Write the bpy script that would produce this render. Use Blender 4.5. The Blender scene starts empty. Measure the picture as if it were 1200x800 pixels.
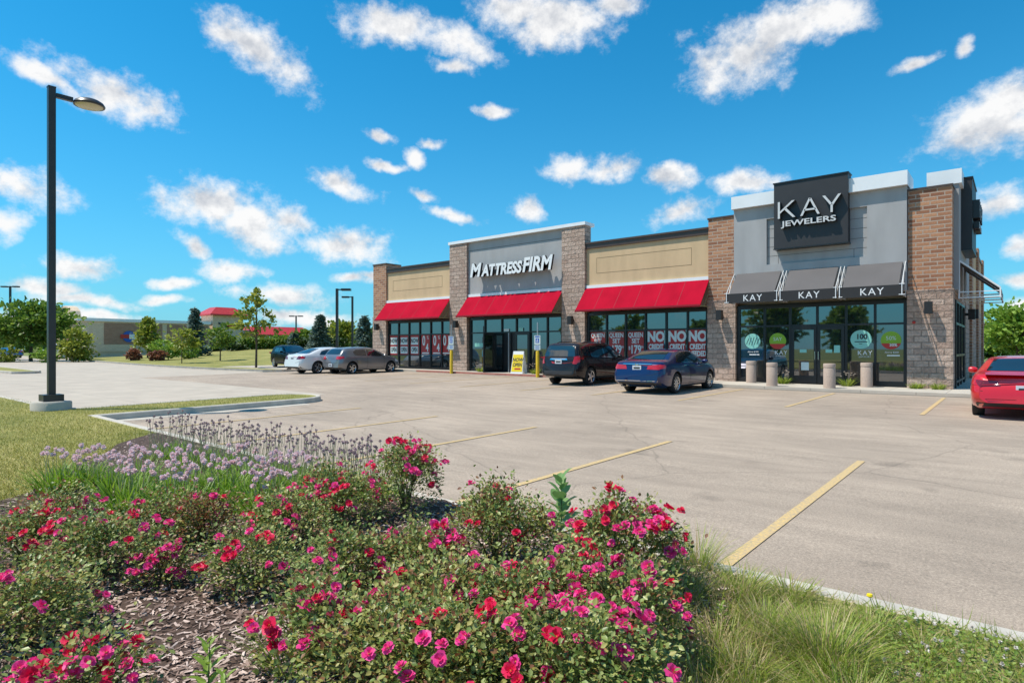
import bpy, bmesh, math, random
import numpy as np
from mathutils import Vector, Matrix, noise
from mathutils.bvhtree import BVHTree
R = math.radians
rnd = random.Random(7)
rng = np.random.default_rng(7)
C = bpy.context.scene.collection
SC = bpy.context.scene

# ------------------------------------------------------------------ camera, sun, sky, exposure
HEAD = math.atan(593/717)                      # the camera looks 39.6 degrees left of the shops' normal
ca, sa = math.cos(HEAD), math.sin(HEAD)
CX, CY, CZ = 1.66, -24.6, 1.45
cam = bpy.data.cameras.new('camera'); camo = bpy.data.objects.new('camera', cam); C.objects.link(camo)
camo.location = (CX, CY, CZ); camo.rotation_euler = (R(90), 0, HEAD)
cam.sensor_width = 36; cam.lens = 717/1200*36; cam.shift_y = 7.7/1200
cam.clip_start = 0.05; cam.clip_end = 3000
SC.camera = camo
SUN_EL = R(62.5); SDX, SDY = 0.721, 0.693        # horizontal direction the light travels
sl = bpy.data.lights.new('sun', 'SUN'); sl.energy = 4.3; sl.angle = R(0.5); sl.color = (1, 0.93, 0.82)
so = bpy.data.objects.new('sun', sl); C.objects.link(so); so.location = (-20, -40, 40)
ldir = Vector((SDX*math.cos(SUN_EL), SDY*math.cos(SUN_EL), -math.sin(SUN_EL)))
so.rotation_euler = ldir.to_track_quat('-Z', 'Y').to_euler()
SC.view_settings.view_transform = 'Standard'; SC.view_settings.look = 'None'
SC.view_settings.exposure = 0.3; SC.view_settings.gamma = 1
SC.render.engine = 'CYCLES'; SC.cycles.max_bounces = 6; SC.cycles.transparent_max_bounces = 6
SC.cycles.use_denoising = True

W = bpy.data.worlds.new('World'); SC.world = W; W.use_nodes = True
wn, wl = W.node_tree.nodes, W.node_tree.links; wn.clear()
def WN(t, **k):
    n = wn.new(t)
    for a, b in k.items(): setattr(n, a, b)
    return n
def wmath(op, a, b=None, c=None, clamp=False):
    n = WN('ShaderNodeMath', operation=op, use_clamp=clamp)
    for i, v in enumerate((a, b, c)):
        if v is None: continue
        if isinstance(v, (int, float)): n.inputs[i].default_value = v
        else: wl.new(v, n.inputs[i])
    return n.outputs[0]
sky = WN('ShaderNodeTexSky', sky_type='NISHITA', sun_disc=False)
sky.sun_elevation = SUN_EL; sky.sun_rotation = math.atan2(-SDX, -SDY)
sky.altitude = 200; sky.air_density = 1.0; sky.dust_density = 0.4; sky.ozone_density = 2.5
tint = WN('ShaderNodeMix', data_type='RGBA', blend_type='MULTIPLY'); tint.inputs[0].default_value = 1
wl.new(sky.outputs[0], tint.inputs[6]); tint.inputs[7].default_value = (0.08, 0.90, 1.14, 1)
tc = WN('ShaderNodeTexCoord')
sep = WN('ShaderNodeSeparateXYZ'); wl.new(tc.outputs['Generated'], sep.inputs[0])
sx, sy, sz = sep.outputs
az = wmath('ARCTAN2', sx, sy)                  # compass bearing, 0 = towards the shops
el = wmath('ARCSINE', sz)
comb = WN('ShaderNodeCombineXYZ'); wl.new(az, comb.inputs[0]); wl.new(el, comb.inputs[1])
def wnoise(scale, detail, rough, vec, sc=(1, 1, 1), loc=(0, 0, 0)):
    m = WN('ShaderNodeMapping'); m.inputs['Scale'].default_value = sc; m.inputs['Location'].default_value = loc; wl.new(vec, m.inputs[0])
    n = WN('ShaderNodeTexNoise'); n.inputs['Scale'].default_value = scale; n.inputs['Detail'].default_value = detail
    n.inputs['Roughness'].default_value = rough; wl.new(m.outputs[0], n.inputs['Vector']); return n
warp = wnoise(9, 3, 0.6, tc.outputs['Generated'])
wv = WN('ShaderNodeVectorMath', operation='MULTIPLY_ADD'); wl.new(warp.outputs['Color'], wv.inputs[0])
wv.inputs[1].default_value = (0.07, 0.05, 0); wl.new(comb.outputs[0], wv.inputs[2])
wv2 = WN('ShaderNodeVectorMath', operation='SUBTRACT'); wl.new(wv.outputs[0], wv2.inputs[0]); wv2.inputs[1].default_value = (0.035, 0.025, 0)
CL = [(300,60,64,30,24),(262,40,30,16,10),(130,108,72,26,14),(60,95,45,16,22),(28,218,60,24,14),(8,262,30,18,0),(95,313,46,16,10),(204,328,26,9,0),
 (255,243,66,26,5),(300,262,62,34,18),(345,262,30,20,10),(400,287,46,21,4),(228,290,28,11,24),(270,315,40,13,0),(188,350,28,6,0),(335,345,60,13,6),(345,372,70,11,0),
 (60,338,60,12,8),(100,352,70,9,4),(105,370,60,8,0),(470,30,62,24,0),(535,50,50,20,10),(600,15,50,26,0),(650,30,65,30,0),(720,12,34,16,0),(527,78,26,10,5),(577,131,28,8,3),
 (449,163,17,7,5),(489,188,16,10,40),(455,196,22,6,0),(505,172,16,8,0),(402,217,34,13,16),(500,229,18,7,10),(528,250,32,8,14),(614,245,22,17,25),(672,196,28,15,0),
 (722,196,36,15,0),(788,208,36,16,10),(800,248,38,15,-4),(876,212,40,14,0),(868,62,72,46,-8),(915,30,70,30,0),(965,14,60,24,0),(1072,74,30,6,-14),(1130,53,13,12,0),
 (1155,148,84,40,-12),(1180,120,50,30,0),(1172,240,44,22,0),(1192,295,24,14,0),(1185,330,30,10,0),(580,276,24,5,0),(850,345,20,8,0),(760,330,60,9,0),(410,328,20,8,0),(432,325,14,7,0),(20,370,50,14,0),(1195,355,26,10,0)]
def px2ae(px, py):
    v = Vector(((px-600)/717, 1, -(py-407.7)/717)).normalized()
    x, y = v.x*ca - v.y*sa, v.x*sa + v.y*ca
    return math.atan2(x, y), math.asin(v.z)
dens = None
for (px, py, rx, ry, rot) in CL:
    a0, e0 = px2ae(px, py); a1, _ = px2ae(px+rx, py); _, e1 = px2ae(px, py-ry)
    m = WN('ShaderNodeMapping', vector_type='TEXTURE')
    m.inputs['Location'].default_value = (a0, e0, 0); m.inputs['Rotation'].default_value = (0, 0, R(-rot))
    m.inputs['Scale'].default_value = (max(abs(a1-a0), .01)*1.27, max(abs(e1-e0), .008)*1.3, 1)
    wl.new(wv2.outputs[0], m.inputs[0])
    ln = WN('ShaderNodeVectorMath', operation='LENGTH'); wl.new(m.outputs[0], ln.inputs[0])
    d = wmath('SUBTRACT', 1.0, ln.outputs['Value'])
    dens = d if dens is None else wmath('MAXIMUM', dens, d)
# elsewhere round the sky: loose fair-weather cloud
gen = wnoise(2.6, 5, 0.55, tc.outputs['Generated'], (1, 1, 2.6), (3.1, 0.7, 0))
gd = wmath('MULTIPLY', wmath('SUBTRACT', gen.outputs[0], 0.56), 6.0)
off = wmath('SUBTRACT', wmath('ABSOLUTE', wmath('ADD', az, HEAD)), 0.80)
offm = wmath('MULTIPLY', off, 12.0, clamp=True)
g2 = wmath('ADD', wmath('MULTIPLY', wmath('ADD', gd, 2.0), offm), -2.0)
dens = wmath('MAXIMUM', dens, g2)
G3 = tc.outputs['Generated']
fine = wnoise(30, 8, 0.66, G3, (1, 1, 1.2)); fine2 = wnoise(30, 8, 0.66, G3, (1, 1, 1.2), (0, 0, 0.012))
mid = wnoise(11, 5, 0.6, G3, (1, 1, 1.2), (5, 2, 1)); mid2 = wnoise(11, 5, 0.6, G3, (1, 1, 1.2), (5, 2, 1.04))
def c5(o): return wmath('SUBTRACT', o.outputs[0], 0.5)
dd = wmath('ADD', wmath('ADD', dens, wmath('MULTIPLY', c5(fine), 1.45)), wmath('MULTIPLY', c5(mid), 1.15))
al = WN('ShaderNodeMapRange', interpolation_type='SMOOTHSTEP'); al.inputs[1].default_value = 0.0; al.inputs[2].default_value = 0.80; wl.new(dd, al.inputs[0])
relief = wmath('ADD', wmath('MULTIPLY', wmath('SUBTRACT', fine.outputs[0], fine2.outputs[0]), 1.5), wmath('MULTIPLY', wmath('SUBTRACT', mid.outputs[0], mid2.outputs[0]), 2.8))
thick = wmath('MULTIPLY', wmath('SUBTRACT', dd, 0.40, clamp=True), 0.42)
br = wmath('SUBTRACT', wmath('ADD', 0.93, relief), thick)
br = wmath('MINIMUM', wmath('MAXIMUM', br, 0.25), 1.0)
ccol = WN('ShaderNodeMix', data_type='RGBA'); wl.new(br, ccol.inputs[0])
ccol.inputs[6].default_value = (3.2, 3.45, 3.9, 1); ccol.inputs[7].default_value = (6.75, 6.7, 6.65, 1)
alc = wmath('MULTIPLY', al.outputs[0], 0.97)
# pale air low over the horizon
hz = wmath('MULTIPLY', wmath('POWER', wmath('SUBTRACT', 1.0, wmath('ABSOLUTE', sz), clamp=True), 6.0), 0.80)
hmix = WN('ShaderNodeMix', data_type='RGBA'); wl.new(hz, hmix.inputs[0]); wl.new(tint.outputs[2], hmix.inputs[6]); hmix.inputs[7].default_value = (2.3, 3.9, 5.1, 1)
smix = WN('ShaderNodeMix', data_type='RGBA'); wl.new(alc, smix.inputs[0]); wl.new(hmix.outputs[2], smix.inputs[6]); wl.new(ccol.outputs[2], smix.inputs[7])
bg = WN('ShaderNodeBackground'); bg.inputs[1].default_value = 0.12; wl.new(smix.outputs[2], bg.inputs[0])
wo = WN('ShaderNodeOutputWorld'); wl.new(bg.outputs[0], wo.inputs[0])

# ------------------------------------------------------------------ helpers
def cw(X, D):                                   # metres right of / ahead of the viewpoint -> world
    return CX + X*ca - D*sa, CY + X*sa + D*ca
def gz(x, y):                                   # the car park falls gently away from the shops
    return 0.0083*min(0, max(y, -26)) + 0.004*min(max(-x-4, 0), 22)
def at(px, py, h=0.0):                          # ground point seen at a place of the picture, plus its distance
    dx, dz = (px-600)/717, -(py-407.7)/717
    z = 0
    for _ in range(12):
        t = (z+h-CZ)/dz; x, y = cw(dx*t, t); z = gz(x, y)
    return x, y, z+h, t

def new_mat(name):
    m = bpy.data.materials.new(name); m.use_nodes = True
    return m, m.node_tree.nodes, m.node_tree.links, m.node_tree.nodes['Principled BSDF']
def mat(name, col, rough=0.6, metal=0.0, var=0.0, scale=8, bump=0.0, bscale=60, coat=0, ior=None, trans=0, col2=None, emit=0, detail=4, uv=False, spec=None, bdist=0.01, streak=None):
    m, n, l, p = new_mat(name)
    p.inputs['Roughness'].default_value = rough; p.inputs['Metallic'].default_value = metal
    p.inputs['Base Color'].default_value = (*col, 1)
    if coat: p.inputs['Coat Weight'].default_value = coat; p.inputs['Coat Roughness'].default_value = 0.03
    if ior: p.inputs['IOR'].default_value = ior
    if spec is not None: p.inputs['Specular IOR Level'].default_value = spec
    if emit: p.inputs['Emission Color'].default_value = (*col, 1); p.inputs['Emission Strength'].default_value = emit
    t = n.new('ShaderNodeTexCoord')
    g = n.new('ShaderNodeNewGeometry')
    if var or col2:
        ns = n.new('ShaderNodeTexNoise'); ns.inputs['Scale'].default_value = scale; ns.inputs['Detail'].default_value = detail
        mp = n.new('ShaderNodeMapping'); mp.inputs['Scale'].default_value = (1,1,streak or 1); l.new(g.outputs['Position'], mp.inputs[0]); l.new(mp.outputs[0], ns.inputs['Vector'])
        r = n.new('ShaderNodeValToRGB'); l.new(ns.outputs[0], r.inputs[0])
        r.color_ramp.elements[0].position = 0.3; r.color_ramp.elements[1].position = 0.7
        a = col; b = col2 if col2 else tuple(min(1, c*(1+var)) for c in col)
        if not col2: a = tuple(c*(1-var) for c in col)
        r.color_ramp.elements[0].color = (*a, 1); r.color_ramp.elements[1].color = (*b, 1)
        l.new(r.outputs[0], p.inputs['Base Color'])
    if bump:
        nb = n.new('ShaderNodeTexNoise'); nb.inputs['Scale'].default_value = bscale; nb.inputs['Detail'].default_value = 5
        l.new(g.outputs['Position'], nb.inputs['Vector'])
        bp = n.new('ShaderNodeBump'); bp.inputs['Strength'].default_value = bump; bp.inputs['Distance'].default_value = bdist
        l.new(nb.outputs[0], bp.inputs['Height']); l.new(bp.outputs[0], p.inputs['Normal'])
    return m
def leaf_mat(name, c1, c2, scale=3.0, tr=0.35, rough=0.5, c3=None):
    m, n, l, p = new_mat(name)
    g = n.new('ShaderNodeNewGeometry')
    r = n.new('ShaderNodeValToRGB'); l.new(g.outputs['Random Per Island'], r.inputs[0])
    r.color_ramp.elements[0].color = (*c1, 1); r.color_ramp.elements[1].color = (*c2, 1)
    if c3: e = r.color_ramp.elements.new(0.5); e.color = (*c3, 1)
    p.inputs['Roughness'].default_value = rough; l.new(r.outputs[0], p.inputs['Base Color'])
    t = n.new('ShaderNodeBsdfTranslucent'); l.new(r.outputs[0], t.inputs[0])
    mx = n.new('ShaderNodeMixShader'); mx.inputs[0].default_value = tr
    l.new(p.outputs[0], mx.inputs[1]); l.new(t.outputs[0], mx.inputs[2])
    l.new(mx.outputs[0], n['Material Output'].inputs[0])
    return m
def masonry(name, c1, c2, mortar, bw, bh, msize, rough=0.85, bump=0.4, rock=0.0, rockscale=18, stain=0.15):
    m, n, l, p = new_mat(name); p.inputs['Roughness'].default_value = rough
    u = n.new('ShaderNodeUVMap'); b = n.new('ShaderNodeTexBrick'); l.new(u.outputs[0], b.inputs['Vector'])
    b.inputs['Scale'].default_value = 1; b.inputs['Brick Width'].default_value = bw; b.inputs['Row Height'].default_value = bh
    b.inputs['Mortar Size'].default_value = msize; b.inputs['Mortar Smooth'].default_value = 0.2; b.inputs['Bias'].default_value = 0.0
    b.inputs['Color1'].default_value = (*c1, 1); b.inputs['Color2'].default_value = (*c2, 1); b.inputs['Mortar'].default_value = (*mortar, 1)
    g = n.new('ShaderNodeNewGeometry'); ns = n.new('ShaderNodeTexNoise'); ns.inputs['Scale'].default_value = rockscale; ns.inputs['Detail'].default_value = 6; ns.inputs['Roughness'].default_value = .65
    l.new(g.outputs['Position'], ns.inputs['Vector'])
    mr = n.new('ShaderNodeMapRange'); l.new(ns.outputs[0], mr.inputs[0]); mr.inputs[1].default_value = .3; mr.inputs[2].default_value = .7
    mr.inputs[3].default_value = 1-stain; mr.inputs[4].default_value = 1+stain
    mm = n.new('ShaderNodeMix'); mm.data_type = 'RGBA'; mm.blend_type = 'MULTIPLY'; mm.inputs[0].default_value = 1
    l.new(b.outputs[0], mm.inputs[6]); l.new(mr.outputs[0], mm.inputs[7]); l.new(mm.outputs[2], p.inputs['Base Color'])
    inv = n.new('ShaderNodeMath'); inv.operation = 'MULTIPLY_ADD'; l.new(b.outputs[1], inv.inputs[0]); inv.inputs[1].default_value = -1
    rk = n.new('ShaderNodeMath'); rk.operation = 'MULTIPLY'; l.new(ns.outputs[0], rk.inputs[0]); rk.inputs[1].default_value = rock
    l.new(rk.outputs[0], inv.inputs[2])
    bp = n.new('ShaderNodeBump'); bp.inputs['Strength'].default_value = bump; bp.inputs['Distance'].default_value = 0.03
    l.new(inv.outputs[0], bp.inputs['Height']); l.new(bp.outputs[0], p.inputs['Normal'])
    return m

M = {}
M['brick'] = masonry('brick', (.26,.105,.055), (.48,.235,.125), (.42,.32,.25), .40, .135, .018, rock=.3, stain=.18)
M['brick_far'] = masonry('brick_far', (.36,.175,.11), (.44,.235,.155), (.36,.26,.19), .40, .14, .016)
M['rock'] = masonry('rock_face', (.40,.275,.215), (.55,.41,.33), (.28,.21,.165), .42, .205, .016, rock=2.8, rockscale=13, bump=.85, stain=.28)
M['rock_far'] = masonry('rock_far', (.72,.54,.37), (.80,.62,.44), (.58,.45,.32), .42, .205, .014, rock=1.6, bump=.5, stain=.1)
M['tan'] = mat('tan_stucco', (.60,.425,.25), .9, var=.08, scale=2.2, detail=7, streak=.3, bump=.25, bscale=150)
M['grey'] = mat('grey_stucco', (.37,.365,.365), .9, var=.09, scale=2.0, detail=7, streak=.3, bump=.25, bscale=150)
M['groove'] = mat('groove', (.14,.135,.13), .9)
M['tangroove'] = mat('tan_groove', (.22,.15,.08), .9)
M['coping'] = mat('white_metal', (.80,.81,.82), .35, var=.03, scale=2)
M['brown'] = mat('brown_metal', (.075,.045,.032), .4, var=.1, scale=3)
M['roof'] = mat('roof_membrane', (.5,.5,.48), .9, var=.1, scale=1)
M['backwall'] = mat('painted_block', (.42,.36,.28), .9, var=.08, scale=.8)
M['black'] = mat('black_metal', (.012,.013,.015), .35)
M['sconce'] = mat('sconce_black', (.015,.015,.016), .5)
M['red_fab'] = mat('red_canvas', (.40,.005,.024), .95, spec=.08, var=.12, scale=1.4, detail=6, streak=.5, bump=.2, bscale=200)
M['dark_fab'] = mat('charcoal_canvas', (.115,.105,.105), .85, var=.06, scale=1.3, bump=.2, bscale=200)
M['black_fab'] = mat('black_canvas', (.022,.022,.024), .75)
M['olive'] = mat('beige_lining', (.34,.28,.13), .8)
M['frame_white'] = mat('frame_grey_white', (.5,.5,.5), .45)
M['white'] = mat('white_paint', (.82,.82,.82), .4)
M['offwhite'] = mat('sticker_white', (.62,.70,.68), .4)
M['signface'] = mat('sign_charcoal', (.028,.026,.028), .5, var=.12, scale=2)
M['letter_side'] = mat('letter_return', (.02,.02,.022), .4)
M['posterred'] = mat('poster_red', (.38,.022,.02), .45)
M['mint'] = mat('mint_vinyl', (.25,.58,.50), .45)
M['green'] = mat('green_vinyl', (.23,.42,.02), .45)
M['darkink'] = mat('dark_ink', (.02,.03,.035), .5)
M['bluesign'] = mat('blue_paint', (.01,.10,.45), .4)
M['yellow'] = mat('yellow_paint', (.72,.47,.015), .42, var=.07, scale=6)
M['brightyellow'] = mat('bright_yellow', (.85,.62,.01), .45)
M['redsign'] = mat('red_sign', (.5,.03,.02), .45)
M['redroof'] = mat('red_roof_metal', (.50,.035,.03), .4, var=.1, scale=2)
M['galv'] = mat('galvanised', (.4,.41,.42), .4, metal=.6)
M['bronze'] = mat('bronze_pole', (.030,.027,.027), .38, var=.15, scale=5)
M['lens'] = mat('lamp_lens', (.52,.46,.34), .25)
M['conc'] = mat('concrete', (.46,.42,.36), .9, var=.13, scale=2.2, bump=.35, bscale=90, detail=8)
M['kerbm'] = mat('kerb_concrete', (.50,.455,.39), .9, var=.16, scale=3.5, bump=.4, bscale=70, detail=8)
M['bollard'] = mat('bollard_aggregate', (.47,.36,.29), .9, var=.12, scale=30, bump=.4, bscale=120)
M['mulchbase'] = mat('mulch_soil', (.075,.045,.032), .95, var=.35, scale=14, bump=.8, bscale=50, bdist=.03)
M['bark'] = mat('bark', (.10,.072,.05), .95, var=.3, scale=12, bump=.6, bscale=40)
M['stem'] = mat('rose_stem', (.09,.10,.035), .7)
M['tyre'] = mat('tyre_rubber', (.015,.015,.016), .8, bump=.3, bscale=80)
M['rim'] = mat('alloy', (.62,.63,.65), .25, metal=.85)
M['rimdark'] = mat('wheel_well', (.012,.012,.012), .8)
M['chrome'] = mat('chrome', (.8,.8,.82), .08, metal=1)
M['plastic'] = mat('dark_plastic', (.03,.03,.032), .55)
M['tail'] = mat('tail_lens', (.50,.008,.012), .1, coat=1)
M['taildark'] = mat('tail_lens_dark', (.16,.006,.012), .1, coat=1)
M['head'] = mat('headlight_lens', (.6,.65,.7), .08, coat=1)
M['plate'] = mat('plate_white', (.6,.62,.66), .4)
M['seat'] = mat('seat_tan', (.35,.28,.2), .7)

def asphalt():
    m, n, l, p = new_mat('asphalt'); g = n.new('ShaderNodeNewGeometry')
    def noi(s, d, sc=(1,1,1), rough=.6, rot=0):
        mp = n.new('ShaderNodeMapping'); mp.inputs['Scale'].default_value = sc; mp.inputs['Rotation'].default_value = (0,0,rot); l.new(g.outputs['Position'], mp.inputs[0])
        t = n.new('ShaderNodeTexNoise'); t.inputs['Scale'].default_value = s; t.inputs['Detail'].default_value = d; t.inputs['Roughness'].default_value = rough
        l.new(mp.outputs[0], t.inputs['Vector']); return t.outputs[0]
    def mr(v, a, b, c, d):
        t = n.new('ShaderNodeMapRange'); l.new(v, t.inputs[0])
        for i, x in enumerate((a,b,c,d)): t.inputs[i+1].default_value = x
        return t.outputs[0]
    def mul(a, b):
        t = n.new('ShaderNodeMath'); t.operation = 'MULTIPLY'; l.new(a, t.inputs[0]); l.new(b, t.inputs[1]); return t.outputs[0]
    v = mr(noi(.28, 5), .3, .7, .80, 1.14)
    v = mul(v, mr(noi(1.6, 8, (.35, 1.6, 1), .7), .32, .68, .82, 1.12))      # tyre-polished bands along the aisle
    v = mul(v, mr(noi(60, 3), .25, .75, .62, 1.36))
    v = mul(v, mr(noi(170, 2), .3, .7, .70, 1.28))
    vo = n.new('ShaderNodeTexVoronoi'); vo.feature = 'DISTANCE_TO_EDGE'; vo.inputs['Scale'].default_value = .16; vo.inputs['Randomness'].default_value = 1
    wmp = n.new('ShaderNodeMix'); wmp.data_type = 'RGBA'; wmp.blend_type = 'LINEAR_LIGHT'; wmp.inputs[0].default_value = .25
    nc = n.new('ShaderNodeTexNoise'); nc.inputs['Scale'].default_value = 1.2; nc.inputs['Detail'].default_value = 6; l.new(g.outputs['Position'], nc.inputs['Vector'])
    l.new(g.outputs['Position'], wmp.inputs[6]); l.new(nc.outputs['Color'], wmp.inputs[7]); l.new(wmp.outputs[2], vo.inputs['Vector'])
    ck = mr(vo.outputs['Distance'], 0.0, .0035, .72, 1.0)
    v = mul(v, ck)
    st = mr(noi(.9, 3), .64, .74, 1.0, .70)                                    # old oil drips
    v = mul(v, st)
    mx = n.new('ShaderNodeMix'); mx.data_type = 'RGBA'; mx.blend_type = 'MULTIPLY'; mx.inputs[0].default_value = 1
    mx.inputs[6].default_value = (.385, .305, .235, 1); l.new(v, mx.inputs[7]); l.new(mx.outputs[2], p.inputs['Base Color'])
    p.inputs['Roughness'].default_value = .88
    bp = n.new('ShaderNodeBump'); bp.inputs['Strength'].default_value = .35; bp.inputs['Distance'].default_value = .006
    l.new(noi(110, 3), bp.inputs['Height']); l.new(bp.outputs[0], p.inputs['Normal'])
    return m
M['asphalt'] = asphalt()
def slab_conc():
    m = masonry('drive_concrete', (.43,.365,.295), (.45,.385,.31), (.27,.23,.19), 4.2, 3.6, .012, stain=.13, rock=.1, rockscale=.9, bump=.1); return m
M['drive'] = slab_conc()
def line_mat():
    m, n, l, p = new_mat('parking_line_paint'); g = n.new('ShaderNodeNewGeometry')
    t = n.new('ShaderNodeTexNoise'); t.inputs['Scale'].default_value = 38; t.inputs['Detail'].default_value = 8; t.inputs['Roughness'].default_value = .75; l.new(g.outputs['Position'], t.inputs['Vector'])
    r = n.new('ShaderNodeValToRGB'); l.new(t.outputs[0], r.inputs[0])
    r.color_ramp.elements[0].position = .38; r.color_ramp.elements[0].color = (.38,.30,.21,1)
    r.color_ramp.elements[1].position = .60; r.color_ramp.elements[1].color = (.66,.45,.17,1)
    l.new(r.outputs[0], p.inputs['Base Color']); p.inputs['Roughness'].default_value = .8; return m
M['line'] = line_mat()
def grass_ground(name, a, b, c, s=1.0):
    m, n, l, p = new_mat(name); g = n.new('ShaderNodeNewGeometry')
    t = n.new('ShaderNodeTexNoise'); t.inputs['Scale'].default_value = .55*s; t.inputs['Detail'].default_value = 8; t.inputs['Roughness'].default_value = .7; l.new(g.outputs['Position'], t.inputs['Vector'])
    t2 = n.new('ShaderNodeTexNoise'); t2.inputs['Scale'].default_value = 28; t2.inputs['Detail'].default_value = 4; l.new(g.outputs['Position'], t2.inputs['Vector'])
    ad = n.new('ShaderNodeMath'); ad.operation = 'MULTIPLY_ADD'; l.new(t2.outputs[0], ad.inputs[0]); ad.inputs[1].default_value = .45; 
    sb = n.new('ShaderNodeMath'); sb.operation = 'SUBTRACT'; l.new(t.outputs[0], sb.inputs[0]); sb.inputs[1].default_value = .22; l.new(sb.outputs[0], ad.inputs[2])
    r = n.new('ShaderNodeValToRGB'); l.new(ad.outputs[0], r.inputs[0])
    r.color_ramp.elements[0].position = .30; r.color_ramp.elements[0].color = (*a, 1); r.color_ramp.elements[1].position = .68; r.color_ramp.elements[1].color = (*c, 1)
    e = r.color_ramp.elements.new(.5); e.color = (*b, 1)
    l.new(r.outputs[0], p.inputs['Base Color']); p.inputs['Roughness'].default_value = .95
    bp = n.new('ShaderNodeBump'); bp.inputs['Strength'].default_value = .7; bp.inputs['Distance'].default_value = .03; l.new(t2.outputs[0], bp.inputs['Height']); l.new(bp.outputs[0], p.inputs['Normal'])
    return m
M['lawn'] = grass_ground('lawn_ground', (.13,.15,.03), (.25,.235,.055), (.36,.31,.10))
M['field'] = grass_ground('field', (.08,.12,.025), (.15,.18,.04), (.22,.22,.06), .2)
M['dry'] = grass_ground('dry_turf', (.13,.15,.03), (.24,.23,.07), (.38,.32,.14), 2.5)
def glass(name, col=(.012,.02,.022), ior=2.3, rough=.02):
    m = mat(name, col, rough, ior=ior); return m
M['shopglass'] = glass('shop_glass', ior=2.7)
M['carglass'] = glass('car_glass', (.012,.02,.024), 2.1, .03)

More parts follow.
